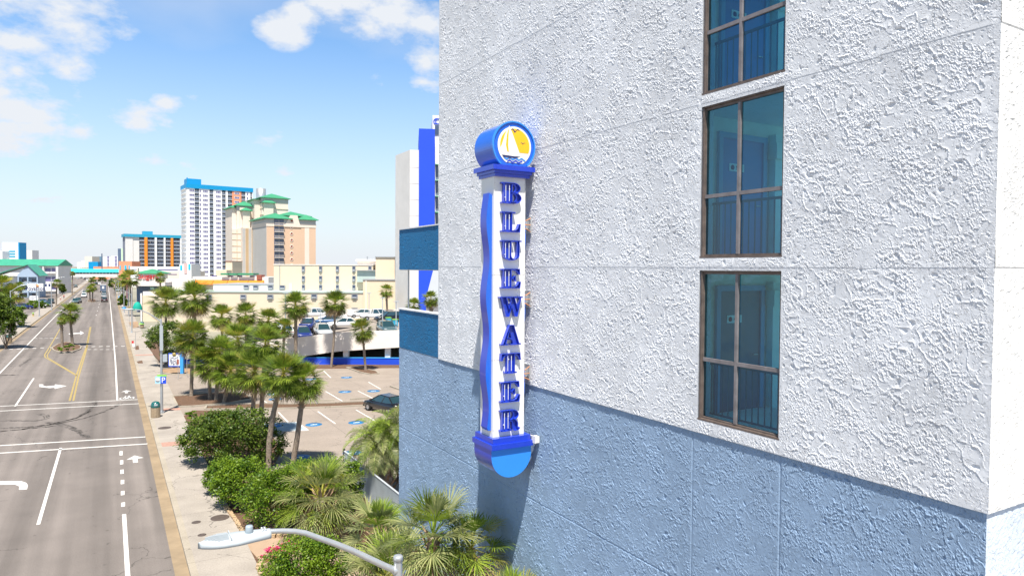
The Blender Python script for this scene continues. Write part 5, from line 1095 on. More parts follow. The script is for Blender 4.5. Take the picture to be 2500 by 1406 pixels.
# long cream building behind the deck
az0 = 120.33
C = Bld('hotel_annex', 500, 128, az0, 'long low cream building with small square windows behind the parking deck')
C.bx('front_wing', 400, 886, 713.5, None, 0, 6, 'cream'); C.bx('wing_coping', 399, 887, 711, 714, -.15, 6.1, 'seafoam')
C.bx('main_wall', 641, 895, 647, None, 6.01, 20, 'cream'); C.bx('roof_edge', 640, 896, 645.3, 647, 5.9, 20.1, 'offw')
C.bx('low_wall', 486, 641, 697, None, 6.01, 18, 'offw'); C.bx('roof_edge', 486, 641, 695.5, 697, 5.9, 18, 'roofgray')
C.bx('tan_wing', 886.3, 975, 684, None, 0, 7, 'sbeige'); C.bx('wing_coping', 886, 976, 681.5, 684, -.15, 7.1, 'roofgray')
C.bx('stair_tower', 909, 957, 628, None, 3, 9, 'sbeige') ; C.bx('tower_coping', 908, 958, 625.5, 628, 2.8, 9.2, 'roofgray')
C.bx('recess', 857, 909, 661, 690, 5.0, 6.0, 'seafoam'); C.bx('recess_roof', 855, 911, 659.5, 661.5, 4.5, 6.0, 'roofgray')
C.bx('penthouse', 849, 908, 637, 647, 8, 16, 'offw'); C.bx('roof_edge', 846, 909, 632, 637, 7.5, 16.5, 'white'); C.bx('vent', 866, 869, 624, 632, 10, 10.6, 'roofgray')
C.bx('downpipe', 893, 895, 684, None, -.12, -.001, 'offw'); C.bx('downpipe', 656, 657, 647, None, 5.85, 6.0, 'roofgray'); C.bx('door', 680, 688, 693, None, 5.9, 6.0, 'cream2')
aw = MB(); aw.box(-.28, .28, -.05, .02, -.35, .35, 1); aw.box(-.4, .4, -.1, -.051, .35, .45, 0); aw.box(-.4, .4, -.1, -.051, -.45, -.35, 0); aw.box(-.4, -.28, -.1, -.051, -.35, .35, 0); aw.box(.28, .4, -.1, -.051, -.35, .35, 0); aw.box(-.26, .26, -.3, -.051, -.33, -.02, 0)
aw = aw.mesh('window', [M['roofgray'], M['winglass']])
for u in (717, 761, 804, 846, 887): 
    for v in (657, 682, 705): 
        if u == 887 and v > 660: continue
        link('window', aw, C.root, (C.x(u)*1.0, 5.99, C.z(u, v)), sc=(.85, 1, 1.35))
for u, v in ((660, 725), (767, 724), (866, 724), (594, 725), (510, 725), (866, 757), (767, 758), (595, 704), (633, 704), (663, 704), (571, 703)): link('window', aw, C.root, (C.x(u), -.02 if v > 710 else 5.99, C.z(u, v)), sc=(1.5, 1, 1.0))
AN = Bld('orange_awning_building', 478, 190, az0, 'low shop building with a long bright orange awning above the palms')
AN.bx('wall', 470, 655, 676, None, 0, 12, 'offw'); 
for a, b_ in ((478, 522), (523, 557), (558, 607), (608, 645)):
    xa, xb = AN.x(a), AN.x(b_); z1 = AN.z(560, 683.5); z0 = AN.z(560, 694.5); mb = MB(); mb.add([(xa, -.1, z1), (xb, -.1, z1), (xb, -1.6, z0), (xa, -1.6, z0), (xa, -.1, z0), (xb, -.1, z0)], [(0, 1, 2, 3), (3, 2, 5, 4), (0, 3, 4), (1, 5, 2)]); mb.build('awning', M['orangesheet'], AN.root)
AN.bx('canopy', 542, 561, 667, 671, -1, 3, 'green_roof'); AN.bx('canopy', 563, 581, 667.5, 671.5, -1, 3, 'green_roof'); AN.bx('canopy', 583, 622, 667, 671.5, -1, 3, 'green_roof'); AN.bx('brick_pier', 628, 640, 671, 683, -.5, 2, 'brick')
for u in (512, 552, 575, 606): AN.bx('vent', u-3, u+3, 673.2, 676, 2, 4, 'purple')
YB = Bld('small_yellow_building', 552, 215, az0, 'small pale yellow block between the white tower and the resort'); YB.bx('wall', 551, 567, 638, None, 0, 8, 'sbeige'); YB.bx('roof_edge', 550.5, 567.5, 637, 638.2, -.2, 8.2, 'brick'); YB.bx('lower_wall', 540, 566, 659, None, -4, -.01, 'sbeige')
# hotel behind the end galleries
H = Bld('hotel_tower', 1000, 118, 112, 'white hotel tower with a cobalt blue stripe beyond the end galleries')
ztop = H.z(1000, 366); mb = MB(); mb.box(0, H.x(1022), 0, 14, -.1, ztop); mb.build('left_wall', M['white2'], H.root)
mb = MB()
sdv = Matrix.Rotation(R(-22), 4, 'Z')
mb.box(-.12, -.0, 0, .0001, 0, .001)
s_ = float(hit(965, H.o, (0, 1))); bk = (s_*H.d[1], s_*H.d[0]); SL = MB(); SL.prism([(-.001, .0), (-.001, 13), bk], -.1, ztop-.01); SL.build('side_wing', M['white2'], H.root)
xs0, xs1 = H.x(1022), H.x(1060.5); zb = H.z(1040, 317); mb = MB(); mb.box(xs0, xs1, -.8, 14, -.1, zb); mb.build('blue_stripe', M['blue'], H.root)
zc = H.z(1058, 280); mb = MB(); mb.box(H.x(1055.5), H.x(1110), .6, 14, -.1, zc); mb.build('right_wall', M['white'], H.root)
for k in range(8):
    z = H.z(1066, 403+39*k); mb = MB(); mb.box(H.x(1064), H.x(1069), .4, .62, z-2.0, z); w = mb.build('window', M['winglass'], H.root); mb = MB(); mb.add([(H.x(1062), .6, z+.25), (H.x(1070), .6, z+.25), (H.x(1070), -.5, z-.05), (H.x(1062), -.5, z-.05)], [(0, 1, 2, 3), (3, 2, 1, 0)]); mb.build('awning', M['green_roof'], w)
for k in range(6): mb = MB(); z = ztop-3-2.75*1.0*k; mb.box(.02, H.x(1022)-.02, -.02, -.001, z, z+.05); mb.build('panel_joint', M['grayw'], H.root)
mb = MB(); mb.box(H.x(1061), H.x(1075), .45, .61, H.z(1066, 328), H.z(1066, 305)); mb.build('window', M['winglass'], H.root)
link('roof_letter', text_mesh('C', 1.5, M['blue'], .05), H.root, (H.x(1063.5), .52, H.z(1063, 296)), (R(90), 0, 0)); link('roof_letter', text_mesh('O', 1.5, M['blue'], .05), H.root, (H.x(1069.5), .52, H.z(1063, 296)), (R(90), 0, 0))
GS = Bld('low_building', 1035, 75, 112, 'low building with grey ribbed sloping roof seen below the hotel tower'); zl = GS.z(1050, 742); zh = GS.z(1072, 690)
mb = MB(); xa, xb = GS.x(1036), GS.x(1100); mb.add([(xa, -1, zl), (xb, -1, zl), (xb, 5, zh+1.5), (GS.x(1062), 5, zh+1.5)], [(0, 1, 2, 3)]); mb.build('roof', M['roofgray'], GS.root); mb = MB(); mb.box(xa+.3, xb, -.6, 5, -.1, zl-.1); mb.build('wall', M['offw'], GS.root)
# motel on the left
ML = Bld('motel_building', -40, 290, az0-6, 'long motel wing with dark green metal roof at the left edge')
zr_ = ML.z(60, 632.5); ze = ML.z(60, 648.5); xa, xb = ML.x(-60), ML.x(133)
mb = MB(); mb.box(xa, xb-.4, 4, 14, -.1, ze); mb.build('wall', M['white2'], ML.root); mb = MB(); mb.add([(xa, 2.6, ze), (xb, 2.6, ze), (xb, 9, zr_), (xa, 9, zr_), (xa, 15.4, ze), (xb, 15.4, ze)], [(0, 1, 2, 3), (3, 2, 5, 4), (1, 5, 2), (0, 1, 5, 4)]); mb.build('roof', M['green_roof2'], ML.root)
for a, b_ in ((98, 111), (113, 127)):
    for va, vb in ((655, 664), (676, 688), (697, 708)):
        ML.bx('window', a, b_, va, vb, 3.9, 3.99, 'winglassP'); ML.bx('balcony', a-1.5, b_+1.5, vb-.5, vb+4, 2.8, 4.0-.02, 'white2')
ML.bx('column', 127, 133, 650, None, 2.8, 3.9, 'white2'); ML.bx('column', 94, 97.5, 650, None, 2.8, 3.9, 'white2')
MG = Bld('gabled_motel_block', 43, 255, 96, 'blue grey gabled motel block with three open balcony floors')
z_e = MG.z(43, 671); z_a = MG.z(70, 645.5); xa, xm, xb = 0.0, MG.x(68), MG.x(92)
mb = MB(); mb.plate([[(xa, -.1), (xb, -.1), (xb, z_e), (xm, z_a-.3), (xa, z_e)]], 3.0, 14, 0); mb.build('wall', M['motel'], MG.root)
mb = MB(); mb.plate([[(xa, z_e-.8), (xb, z_e-.8), (xb, z_e), (xm, z_a-.3), (xa, z_e)]], -.1, 2.99, 0); mb.build('gable', M['motel'], MG.root)
mb = MB(); sl_ = (z_a-z_e)/(xm-xa)
mb.add([(xa-9, -.6, z_e-.6), (xm, -.6, z_a), (xm, 15, z_a), (xa-9, 15, z_e-.6), (xb+.8, -.6, z_e-.4), (xb+.8, 15, z_e-.4), (xa-9, -.6, z_e-.85), (xm, -.6, z_a-.25), (xb+.8, -.6, z_e-.65)], [(0, 1, 2, 3), (1, 4, 5, 2), (6, 7, 1, 0), (7, 8, 4, 1)]); mb.build('roof', M['green_roof2'], MG.root)
mb = MB(); mb.box(xa-9, xa, 2, 14, -.1, z_e-.7); mb.build('side_block', M['white2'], MG.root)
for k in range(3):
    z = z_e-1-2.75*(k+1); 
    for (a, b_) in ((xa+.4, xm-.3), (xm+.3, xb-.4)):
        mb = MB(); mb.box(a, b_, 0, 2.95, z-.12, z+.12); mb.box(a, b_, 0, .08, z+.12, z+1.0); mb.build('balcony', M['motel'], MG.root); mb = MB(); mb.box(a+.4, b_-.4, 2.9, 2.99, z+.12, z+2.1); mb.build('door', M['winglass'], MG.root)
for x_ in (xa, xm-.3, xb-.4): mb = MB(); mb.box(x_, x_+.4, -.05, .35, -.1, z_e-.8); mb.build('column', M['motel'], MG.root)
# little things on the skyline
def simple(name, u0, u1, vt, dep, m, lb, az=az0, thick=10, wins=None, wm='purple', roofm=None, grp='distant towers'):
    b = Bld(name, u0, dep, az, lb, grp); b.bx('wall', u0, u1, vt, None, 0, thick, m)
    if roofm: b.bx('roof_edge', u0-.5, u1+.5, vt-1.2, vt, -.3, thick+.3, roofm)
    if wins:
        for (a, b_, v0, v1, n) in wins:
            for k in range(n):
                va = v0+(v1-v0)*k/n; vb = v0+(v1-v0)*(k+.6)/n; b.bx('window', a, b_, va, vb, -.12, -.001, wm)
    return b
simple('tower_building', 6, 46, 592, 700, 'white', 'bright white tower rising above the motel roof at the far left', wins=[(21, 38, 612, 631, 3), (8, 15, 622, 631, 1)], wm='tealblue'); simple('tower_fin', 45, 48, 592, 698, 'blueroof', 'thin blue fin on the right edge of the far left white tower')
simple('tower_building', -30, 6, 613, 690, 'white', 'low white block at the very left edge behind the motel'); simple('tower_building', 50, 79, 611, 720, 'white2', 'plain off white block right of the bright white tower')
simple('tower_building', 251, 276, 627, 800, 'white', 'white block with three columns of violet windows right of the dark pole', wins=[(262, 267, 626, 653, 8), (271, 276, 626, 653, 8)]); simple('tower_building', 272, 289, 625, 790, 'white', 'white block end with violet windows left of the mint wall', wins=[(280, 286, 626, 653, 8)])
simple('tower_building', 288, 297, 607, 640, 'slate', 'dark narrow block left of the mint wall'); simple('tower_building', 296, 308, 606, 560, 'mint', 'pale mint green wall left of the apartment block')
for u0, u1, vt, d_, m, lb in ((207, 225, 626, 1400, 'cream2', 'rounded cream tower in the far distance beyond the sky bridge'), (224, 239, 626, 1500, 'ltblue', 'pale blue distant tower right of the cream one'), (188, 205, 640, 1700, 'white2', 'low distant white block above the left end of the sky bridge'), (199, 208, 636, 1600, 'offw', 'distant pinkish tower left of the cream tower'), (216, 239, 639, 1000, 'blueroof', 'blue walled distant building with pale arch'), (228, 289, 651, 640, 'coral', 'low coral roofed building above the sky bridge')): simple('distant_tower', u0, u1, vt, d_, m, lb, thick=25)
p = D(249, 655, 600); mb = MB(); mb.tube([(p.x, p.y, 0), (p.x, p.y, 23)], .45, 8); tag(mb.build('monopole', M['slate']), 'tall dark pole standing above the right half of the sky bridge', 'pole')
hs = Bld('coral_house', 135, 420, 100, 'coral gabled house behind the blue bridge tower'); z1 = hs.z(150, 652); z2 = hs.z(150, 640); xa, xb = 0, hs.x(163); mb = MB(); mb.plate([[(xa, -.1), (xb, -.1), (xb, z1), ((xa+xb)/2, z2), (xa, z1)]], 0, 10); mb.build('wall', M['coral'], hs.root); mb = MB(); mb.plate([[(xa-.5, z1), ((xa+xb)/2, z2+.1), (xb+.5, z1), (xb+.5, z1+.6), ((xa+xb)/2, z2+.8), (xa-.5, z1+.6)]], -.5, 10.5); mb.build('roof', M['brick'], hs.root)
# sky bridge
SBg = Bld('sky_bridge', 152, 440, 99, 'teal roofed pedestrian bridge crossing above the road', cat='bridge'); xa, xb = 0, SBg.x(291); za = SBg.z(220, 676); z1 = SBg.z(220, 669); z2 = SBg.z(220, 665); z3 = SBg.z(220, 656.5)
mb = MB(); mb.box(xa, xb, 0, 4, za, z1); mb.build('deck_beam', M['white'], SBg.root); mb = MB(); mb.box(xa, xb, .3, 3.7, z1, z2); mb.build('glazing', M['winglass'], SBg.root)
mb = MB(); mb.add([(xa, -.5, z2), (xb, -.5, z2), (xb, 2, z3), (xa, 2, z3), (xa, 4.5, z2), (xb, 4.5, z2)], [(0, 1, 2, 3), (3, 2, 5, 4), (0, 3, 4), (1, 5, 2), (0, 4, 5, 1)]); mb.build('roof', M['teal'], SBg.root)
mb = MB()
for k in range(18): x_ = xa+(xb-xa)*k/17; mb.box(x_-.12, x_+.12, .1, .29, z1, z2)
mb.build('posts', M['white'], SBg.root)
BT = Bld('bridge_tower', 132, 375, 105, 'blue and pale blue stair tower at the left end of the sky bridge'); BT.bx('blue_box', 133, 155, 657, 670, 0, 6, 'skyblue'); BT.bx('upper_wall', 134, 154, 653, 657, .5, 5, 'cream2'); BT.bx('leg', 149, 155, 670, None, 0, 2, 'tealblue'); BT.bx('leg', 136, 141, 670, None, 0, 2, 'ltblue'); BT.bx('leg', 143, 147, 670, None, .5, 2, 'ltblue'); BT.bx('fin', 154, 157, 672, 690, -.2, 2, 'brick')
simple('shop_building', 290, 322, 638, 430, 'coral', 'coral facade with white and turquoise vertical stripes above the golden palm', wins=[(292, 295, 648, 668, 1), (304, 309, 648, 668, 1), (314, 317, 648, 668, 1)], wm='cyan', grp=None)
simple('parking_structure', 318, 447, 651, 400, 'white', 'long white parking structure below the apartment block', wins=[(385, 434, 657.5, 661, 1), (320, 340, 657, 659, 1)], wm='purple', grp=None, thick=20); simple('low_building', 380, 480, 662, 370, 'cream2', 'low cream building in front of the white parking structure', wins=[(410, 432, 669, 671.5, 1)], wm='purple', grp=None)
simple('striped_building', 438, 467, 645, 340, 'white', 'white corner building with turquoise and pink vertical stripes', wins=[(440, 445, 648, 668, 1), (460, 465, 645, 668, 1)], wm='cyan', grp=None).bx('pink_stripe', 450, 457, 643, 668, -.3, -.01, 'pinkw')
RS = Bld('restaurant_building', 328, 265, az0, 'restaurant with green hip roof and red script sign'); z1 = RS.z(355, 667); z2 = RS.z(355, 656.5); xa, xb = RS.x(330), RS.x(384); mb = MB(); mb.box(xa+.5, xb-.5, 0, 9, -.1, z1); mb.build('wall', M['offw'], RS.root); mb = MB(); hip(mb, xa, xb, 0, 9, z1, z2-z1, .6); mb.build('roof', M['green_roof'], RS.root); RS.bx('chimney', 337, 340, 654, 668, -1, 0, 'cream2')
link('red_sign', text_mesh('Sugars', 3.0, M['red'], .1), RS.root, (RS.x(363), -.3, RS.z(363, 675)), (R(90), 0, 0))
PK = Bld('white_wall_building', 410, 240, az0, 'pale low wall with parked vehicles above it, right of the restaurant'); PK.bx('wall', 388, 470, 681, None, 0, 6, 'offw')
# shop canopy and plain beige building by the right sidewalk
CN = Bld('canopy_building', 322, 178, 108, 'white fascia canopy over a shop front coloured slate blue for shade'); CN.bx('fascia', 322, 405, 689, 698, -1, 6, 'offw'); CN.bx('shop_wall', 324, 405, 698, None, 3, 6, 'slate'); CN.bx('pillar', 322, 324, 698, None, -.9, -.3, 'offw'); CN.bx('window', 358, 368, 702, 708, 2.9, 2.99, 'ltblue')  # slate blue of the shop wall stands in for shade under the fascia
BS = Bld('beige_shop', 344, 150, 108, 'plain beige shop building with rounded parapet behind the yellowing palm'); BS.bx('wall', 344, 455, 722, None, 0, 14, 'cream'); BS.bx('wall_trim', 343, 347, 716, None, -.3, -.01, 'offw'); BS.bx('parapet', 345, 380, 712, 722, 1, 1.5, 'offw')
mb = MB(); xa = BS.x(344); mb.box(xa-.3, xa-.01, .2, 14, -.1, 6.2); mb.build('side_wall', M['slate'], BS.root)
p = G(336, 800, .15); o = empty('dome_awning', (p.x, p.y, 0), 0, 'green half dome awning on the side of the beige shop', 'awning'); zz0 = zat(337, 757, p.x, p.y); mb = MB(); mb.lathe([(.85*math.cos(R(a)), zz0+1.6*math.sin(R(a))) for a in range(0, 91, 10)], 20); mb.build('cover', M['awning'], o)
mb = MB(); mb.tube([(.84, 0, zz0), (-.84, 0, zz0)], .03, 6); mb.tube([(.8, .1, zz0), (.8, .1, 0)], .04, 6); mb.tube([(-.8, .1, zz0), (-.8, .1, 0)], .04, 6); mb.build('frame', M['metal'], o)

# parking deck with ramp wall
Pd = Bld('parking_deck', 690, 84.7, az0, 'open parking deck with white ramp wall above a low cobalt wall')
tp = [(450, 853), (600, 838), (688, 828.6), (706, 826), (818, 812.4), (923.6, 807.6), (973, 806), (1080, 805)]; bt = [(1080, 846), (973, 848), (833.6, 857), (807, 860), (752, 868), (690, 872), (450, 877)]
mb = MB(); mb.plate([[(Pd.x(u), Pd.z(u, v)) for u, v in bt[::1]]+[(Pd.x(u), Pd.z(u, v)) for u, v in tp]], 0, .25); mb.build('ramp_wall', M['offw'], Pd.root)
mb = MB(); zc_ = Pd.z(830, 874); mb.box(Pd.x(430), Pd.x(1100), .15, .45, -.1, zc_); mb.build('low_wall', M['blue'], Pd.root); mb = MB(); mb.box(Pd.x(430), Pd.x(1100), .1, .5, zc_, zc_+.06); mb.build('wall_coping', M['skyblue'], Pd.root)
def deckz(u): return 3.45 if u > 840 else 3.45-(840-u)*.0078
mb = MB(); us = [450, 600, 690, 740, 790, 840, 1100]
for a, b_ in zip(us[:-1], us[1:]):
    xa, xb = Pd.x(a), Pd.x(b_); za, zb = deckz(a), deckz(b_)
    mb.add([(xa, .251, za), (xb, .251, zb), (xb, 46, zb), (xa, 46, za), (xa, .251, za-.5), (xb, .251, zb-.5), (xb, 46, zb-.5), (xa, 46, za-.5)], [(0, 1, 2, 3), (7, 6, 5, 4), (0, 4, 5, 1), (2, 6, 7, 3)]+([(0, 3, 7, 4)] if a == 450 else [])+([(1, 5, 6, 2)] if b_ == 1100 else []))
mb.build('deck_slab', M['deckfloor'], Pd.root)
mb = MB(); mb.box(Pd.x(450), Pd.x(1100), 20, 20.3, -.1, 2.9) ; mb.build('rear_wall', M['darkint'], Pd.root)  # near-black paint stands in for the shade inside the deck
mb = MB(); mb.box(Pd.x(600), Pd.x(1100), 38, 38.4, 3.0, 4.6); mb.build('deck_rear_wall', M['offw'], Pd.root)
for a, b_ in ((835, 848), (938, 951), (1040, 1053), (730, 742)): mb = MB(); mb.box(Pd.x(a), Pd.x(b_), .5, 1.1, -.1, 2.6); mb.build('column', M['offw'], Pd.root)

# ================================================================ STREET FURNITURE
def lamp(base, top_uv, head_uv, lb, grp='street lamps', z0=.15, r=.09, head=1.0):
    b = G(*base, z0); dep = b.x*fw[0]+b.y*fw[1]; t = D(*top_uv, dep)-b; h = D(*head_uv, dep)-b; h = Vector((h.x if abs(h.x) > .1 else .1, 0, h.z)); dirx = 1 if h.x > 0 else -1
    # arm runs square to the street: solve its reach from the photo line of sight
    rr = ray(*head_uv); y = b.y; X = rr[0]*y/rr[1]; h = Vector((X-b.x, 0, 12+rr[2]*y/rr[1]-b.z))
    o = empty('street_lamp', b, 0, lb, 'street lamp', grp); hh = t.z; dirx = 1 if h.x > 0 else -1
    mb = MB(); mb.tube([(0, 0, -.1), (0, 0, hh+.1)], [r*1.3, r*.8], 10); mb.lathe([(r*2, 0), (r*2, .08), (r*1.3, .25)], 10); mb.build('pole', M['metal'], o)
    mb = MB(); e = Vector((h.x-dirx*.6, 0, h.z)); mb.tube([(0, 0, hh-.1), (e.x*.45, 0, hh+(h.z-hh)*.62), (e.x*.75, 0, hh+(h.z-hh)*.93), e], [.05, .045, .04, .035], 8); mb.build('arm', M['metal'], o)
    mb = MB(); mb.lathe([(.001, -.05), (.16, -.03), (.19, .02), (.1, .09), (.001, .1)], 12, M=Matrix.Translation(e+Vector((dirx*.35, 0, 0))) @ Matrix.Diagonal((2.2*head, head, 1, 1))); mb.build('lamp_head', M['lampw'], o); return o
L1 = lamp((395, 1008), (397, 782), (306, 756), 'street lamp with round parking sign nearest the trash bin on the right sidewalk'); b = L1.location
mb = MB(); mb.box(-.12, .12, -.2, -.09, 5.1, 7.1); mb.build('equipment_box', M['lampw'], L1); mb = MB(); mb.box(.1, .42, -.12, .12, 4.15, 4.75); mb.build('control_cabinet', M['lampw'], L1)
lamp((322, 812), (322, 719), (284, 708), 'second street lamp on the right sidewalk beside the green dome awning')
lamp((303, 762), (303, 688), (276, 678), 'third street lamp on the right, in front of the golden palm'); lamp((296, 745), (296, 690), (270, 679), 'fourth street lamp on the right in the far row'); lamp((289, 738), (289, 687), (266, 679), 'fifth street lamp on the right in the far row'); lamp((283, 728), (283, 690), (264, 682), 'sixth street lamp on the right in the far row')
lamp((27, 832), (27, 711), (72, 696), 'leftmost street lamp beside the dark trash bin'); lamp((126, 757), (126, 685), (158, 677), 'street lamp on the left sidewalk beside the parked black car'); lamp((96, 773), (96, 700), (60, 688), 'thin street lamp on the left sidewalk in front of the billboard')
# the lamp close to the camera
nl = empty('near_street_lamp', (3.02, 8.0, .15), 0, 'galvanised street lamp close to the viewer with long curved arm and grey LED head', 'street lamp', 'street lamps')
def plX(u, v, Y): rr = ray(u, v); return Vector((rr[0]*Y/rr[1], Y, 12+rr[2]*Y/rr[1]))
yl = 8.0; pt = plX(972, 1362, yl); nl.location = (pt.x, yl, .15); ptz = pt.z-.15
mb = MB(); mb.tube([(0, 0, 0), (0, 0, ptz)], [.11, .052], 20); mb.lathe([(.054, ptz-.03), (.060, ptz-.03), (.060, ptz+.02), (.05, ptz+.035), (.001, ptz+.04)], 20); mb.build('pole', M['metal'], nl)
seq = [(965, 1391), (940, 1381), (900, 1362), (860, 1343), (820, 1327), (780, 1313), (745, 1300), (720, 1296), (690, 1295), (664, 1296), (640, 1298)]
P = []
for u, v in seq: q = plX(u, v, yl)-Vector(nl.location); P.append(Vector((q.x, 0, q.z)))
mb = MB(); mb.tube(P, [.040, .039, .038, .036, .034, .032, .030, .029, .028, .028, .028], 16); mb.tube([(0, 0, P[0].z-.0), P[0]+Vector((-.03, 0, 0))], .05, 14); mb.build('arm', M['metal'], nl)
a = plX(660, 1303, yl)-Vector(nl.location); e = plX(483, 1332, yl)-Vector(nl.location); Lh = (Vector((a.x, 0, a.z))-Vector((e.x, 0, e.z))).length; ang = math.atan2(a.z-e.z, a.x-e.x)
HM = Matrix.Translation((e.x, 0, e.z)) @ Matrix.Rotation(-ang, 4, 'Y'); n = 26
out = []
for k in range(n+1):
    s = k/n; w = .155*math.sin(min(1, s/.38)*math.pi/2)**.75 if s < .55 else .155-(s-.55)/.45*.085; out.append((s*Lh, w))
rings = []; vs = []
for (x_, w) in out:
    hh = .045 if x_ > .05 else .02; s = x_/Lh; tp_ = .035+.03*min(1, s*3)
    vs += [(x_, -w, -.01), (x_, -w*.97, .02), (x_, -w*.72, tp_*.8), (x_, 0, tp_), (x_, w*.72, tp_*.8), (x_, w*.97, .02), (x_, w, -.01), (x_, w*.8, -.03), (x_, -w*.8, -.03)]
mb = MB(); m9 = 9; fs = [(i*m9+k, i*m9+(k+1) % m9, (i+1)*m9+(k+1) % m9, (i+1)*m9+k) for i in range(n) for k in range(m9)]+[tuple(range(m9))[::-1], tuple(range(n*m9, n*m9+m9))]
mb.add([HM @ Vector(p_) for p_ in vs], fs, 0, True); head_ = mb.build('lamp_head', M['lampw'], nl)
mb = MB(); 
for k in range(9):
    yy = -.10+.025*k; l0 = .07+.03*abs(k-4); mb.box(l0, .30, yy-.004, yy+.004, .045, .064+.004*(4-abs(k-4)), 0, HM)
mb.build('cooling_fin', M['lampw'], head_)
mb = MB(); mb.box(.315, .325, -.13, .13, .05, .074, 0, HM); mb.build('lens_ridge', M['lampw'], head_)
M['cellgray'] = mat('photocell', (.30, .36, .40), .4, .08, 9)
mb = MB(); mb.lathe([(.04, .06), (.04, .12), (.034, .135), (.001, .137)], 18, M=HM @ Matrix.Translation((.52, 0, 0))); mb.lathe([(.048, .05), (.048, .068)], 18, M=HM @ Matrix.Translation((.52, 0, 0))); mb.build('photocell', M['cellgray'], head_)
mb = MB()
for x_ in (.66, .69): mb.lathe([(.012, .055), (.012, .082), (.001, .083)], 8, M=HM @ Matrix.Translation((x_, .03, 0))); mb.lathe([(.012, .055), (.012, .082), (.001, .083)], 8, M=HM @ Matrix.Translation((x_, -.03, 0)))
mb.build('clamp_bolt', M['metal'], head_)
# trash bins
def bin_(p, s, lb):
    o = empty('trash_bin', p, 0, lb, 'trash bin', 'trash bins'); mb = MB(); mb.lathe([(.001, 0), (.30*s, 0), (.32*s, .04), (.32*s, .78), (.30*s, .8)], 20)
    for k in range(20): a = k*math.pi/10; mb.box(.325*s, .345*s, -.035, .035, .03, .78, 0, Matrix.Rotation(a, 4, 'Z'))
    mb.build('slatted_body', M['binbody'], o); mb = MB(); mb.lathe([(.35*s, .8), (.35*s, .86), (.33*s, 1.05), (.25*s, 1.2), (.1*s, 1.26), (.001, 1.27)], 20); mb.build('dome_lid', M['binlid'], o)
    mb = MB(); mb.box(-.12, .12, -.36*s, -.30*s, .95, 1.08); mb.build('flap', M['lampw'], o); return o
M['binbody'] = mat('bin_slats', (.35, .27, .18), .7, .15, 6); M['binlid'] = paint('bin_lid', (.01, .10, .09))
bin_(G(380, 1018, .15), 1.0, 'tan slatted trash bin with dark green dome lid on the right sidewalk'); bin_(G(22, 836, .15), 1.15, 'brown trash bin with dark dome lid at the left kerb')
bin_(G(347, 800, .15), .9, 'small bin by the wall of the beige shop')
# signs
def signpost(name, base, parts, lb, cat='sign', z0=.15, grp=None, post='metal', topv=None, r=.03):
    b = G(*base, z0); o = empty(name, b, -yaw if True else 0, lb, cat, grp); zt_ = zat(base[0], topv, b.x, b.y)-b.z
    mb = MB(); mb.tube([(0, 0, -.1), (0, 0, zt_)], r, 8); mb.build('post', M[post], o); k = mpp(b.x, b.y)
    for (nm, u0, u1, v0, v1, m, y) in parts:
        mb = MB(); mb.box((u0-base[0])*k, (u1-base[0])*k, y-.02, y, zat(base[0], v1, b.x, b.y)-b.z, zat(base[0], v0, b.x, b.y)-b.z); mb.build(nm, M[m], o)
    return o, k, b
o, k, b = signpost('parking_sign', (396, 1009), [('green_sign_back', 385, 408, 914, 920, 'lime', -.02), ('left_panel', 380, 393.4, 918.5, 936, 'ltblue', -.04), ('right_panel', 393.5, 407, 918.5, 936, 'blue', -.04)], 'blue parking sign with white P and round emblem on a post by the trash bin', topv=914)
zc_ = zat(396, 927, b.x, b.y)-b.z; link('letter_p', text_mesh('P', .62, M['white'], .01), o, (4.4*k, -.07, zc_-.02), (R(90), 0, 0)); mb = MB(); mb.lathe([(.17, 0), (.17, .01), (.001, .01)], 20, M=Matrix.Translation((-9.4*k, -.065, zc_)) @ Matrix.Rotation(R(90), 4, 'X')); mb.build('round_emblem', M['white'], o)
b = G(445, 912, .1); o = empty('park_sign', b, -yaw, 'white and blue park sign reading Hurl Rock Park hung from a blue post', 'sign'); k = mpp(b.x, b.y)
zf = lambda v: zat(445, v, b.x, b.y)-b.z
mb = MB(); mb.box(-3.5*k, 3.5*k, -.17, .17, 0, zf(856)); mb.build('post', M['skyblue'], o); mb = MB(); mb.box(-33*k, -4*k, -.06, .06, zf(895), zf(862)); pn = mb.build('blue_panel', M['blue'], o); mb = MB(); mb.box(-31.5*k, -5.2*k, -.08, -.061, zf(892.5), zf(864.5)); mb.build('white_face', M['white'], pn)
for t_, v in (('Hurl', 873.5), ('Rock', 880.5), ('Park', 887.5)): link('sign_word', text_mesh(t_, .46, M['navy'], .01), pn, (-18.5*k, -.095, zf(v)), (R(90), 0, 0))
mb = MB(); mb.lathe([(.22, 0), (.22, .02), (.001, .02)], 16, M=Matrix.Translation((-18.5*k, -.09, zf(865))) @ Matrix.Rotation(R(90), 4, 'X')); mb.build('sun_emblem', M['yellow'], pn)
signpost('small_sign', (435, 922), [('panel', 432.5, 437.5, 877, 889, 'brick', -.03)], 'small narrow sign on a thin post in front of the park sign', topv=877); signpost('small_sign', (456.5, 918), [('panel', 453, 458, 855, 864, 'white2', -.03)], 'small pale sign on a thin post right of the park sign', topv=855)
signpost('parking_notice', (331, 850), [('panel', 322, 327, 832, 838, 'red', -.03), ('lower_panel', 324, 329, 838, 846, 'white', -.03)], 'post with small red and white notice in the tree pit near the crosswalk', topv=811)
o, k, b = signpost('warning_sign', (316, 798), [], 'yellow diamond warning sign on a post by the right sidewalk', topv=747)
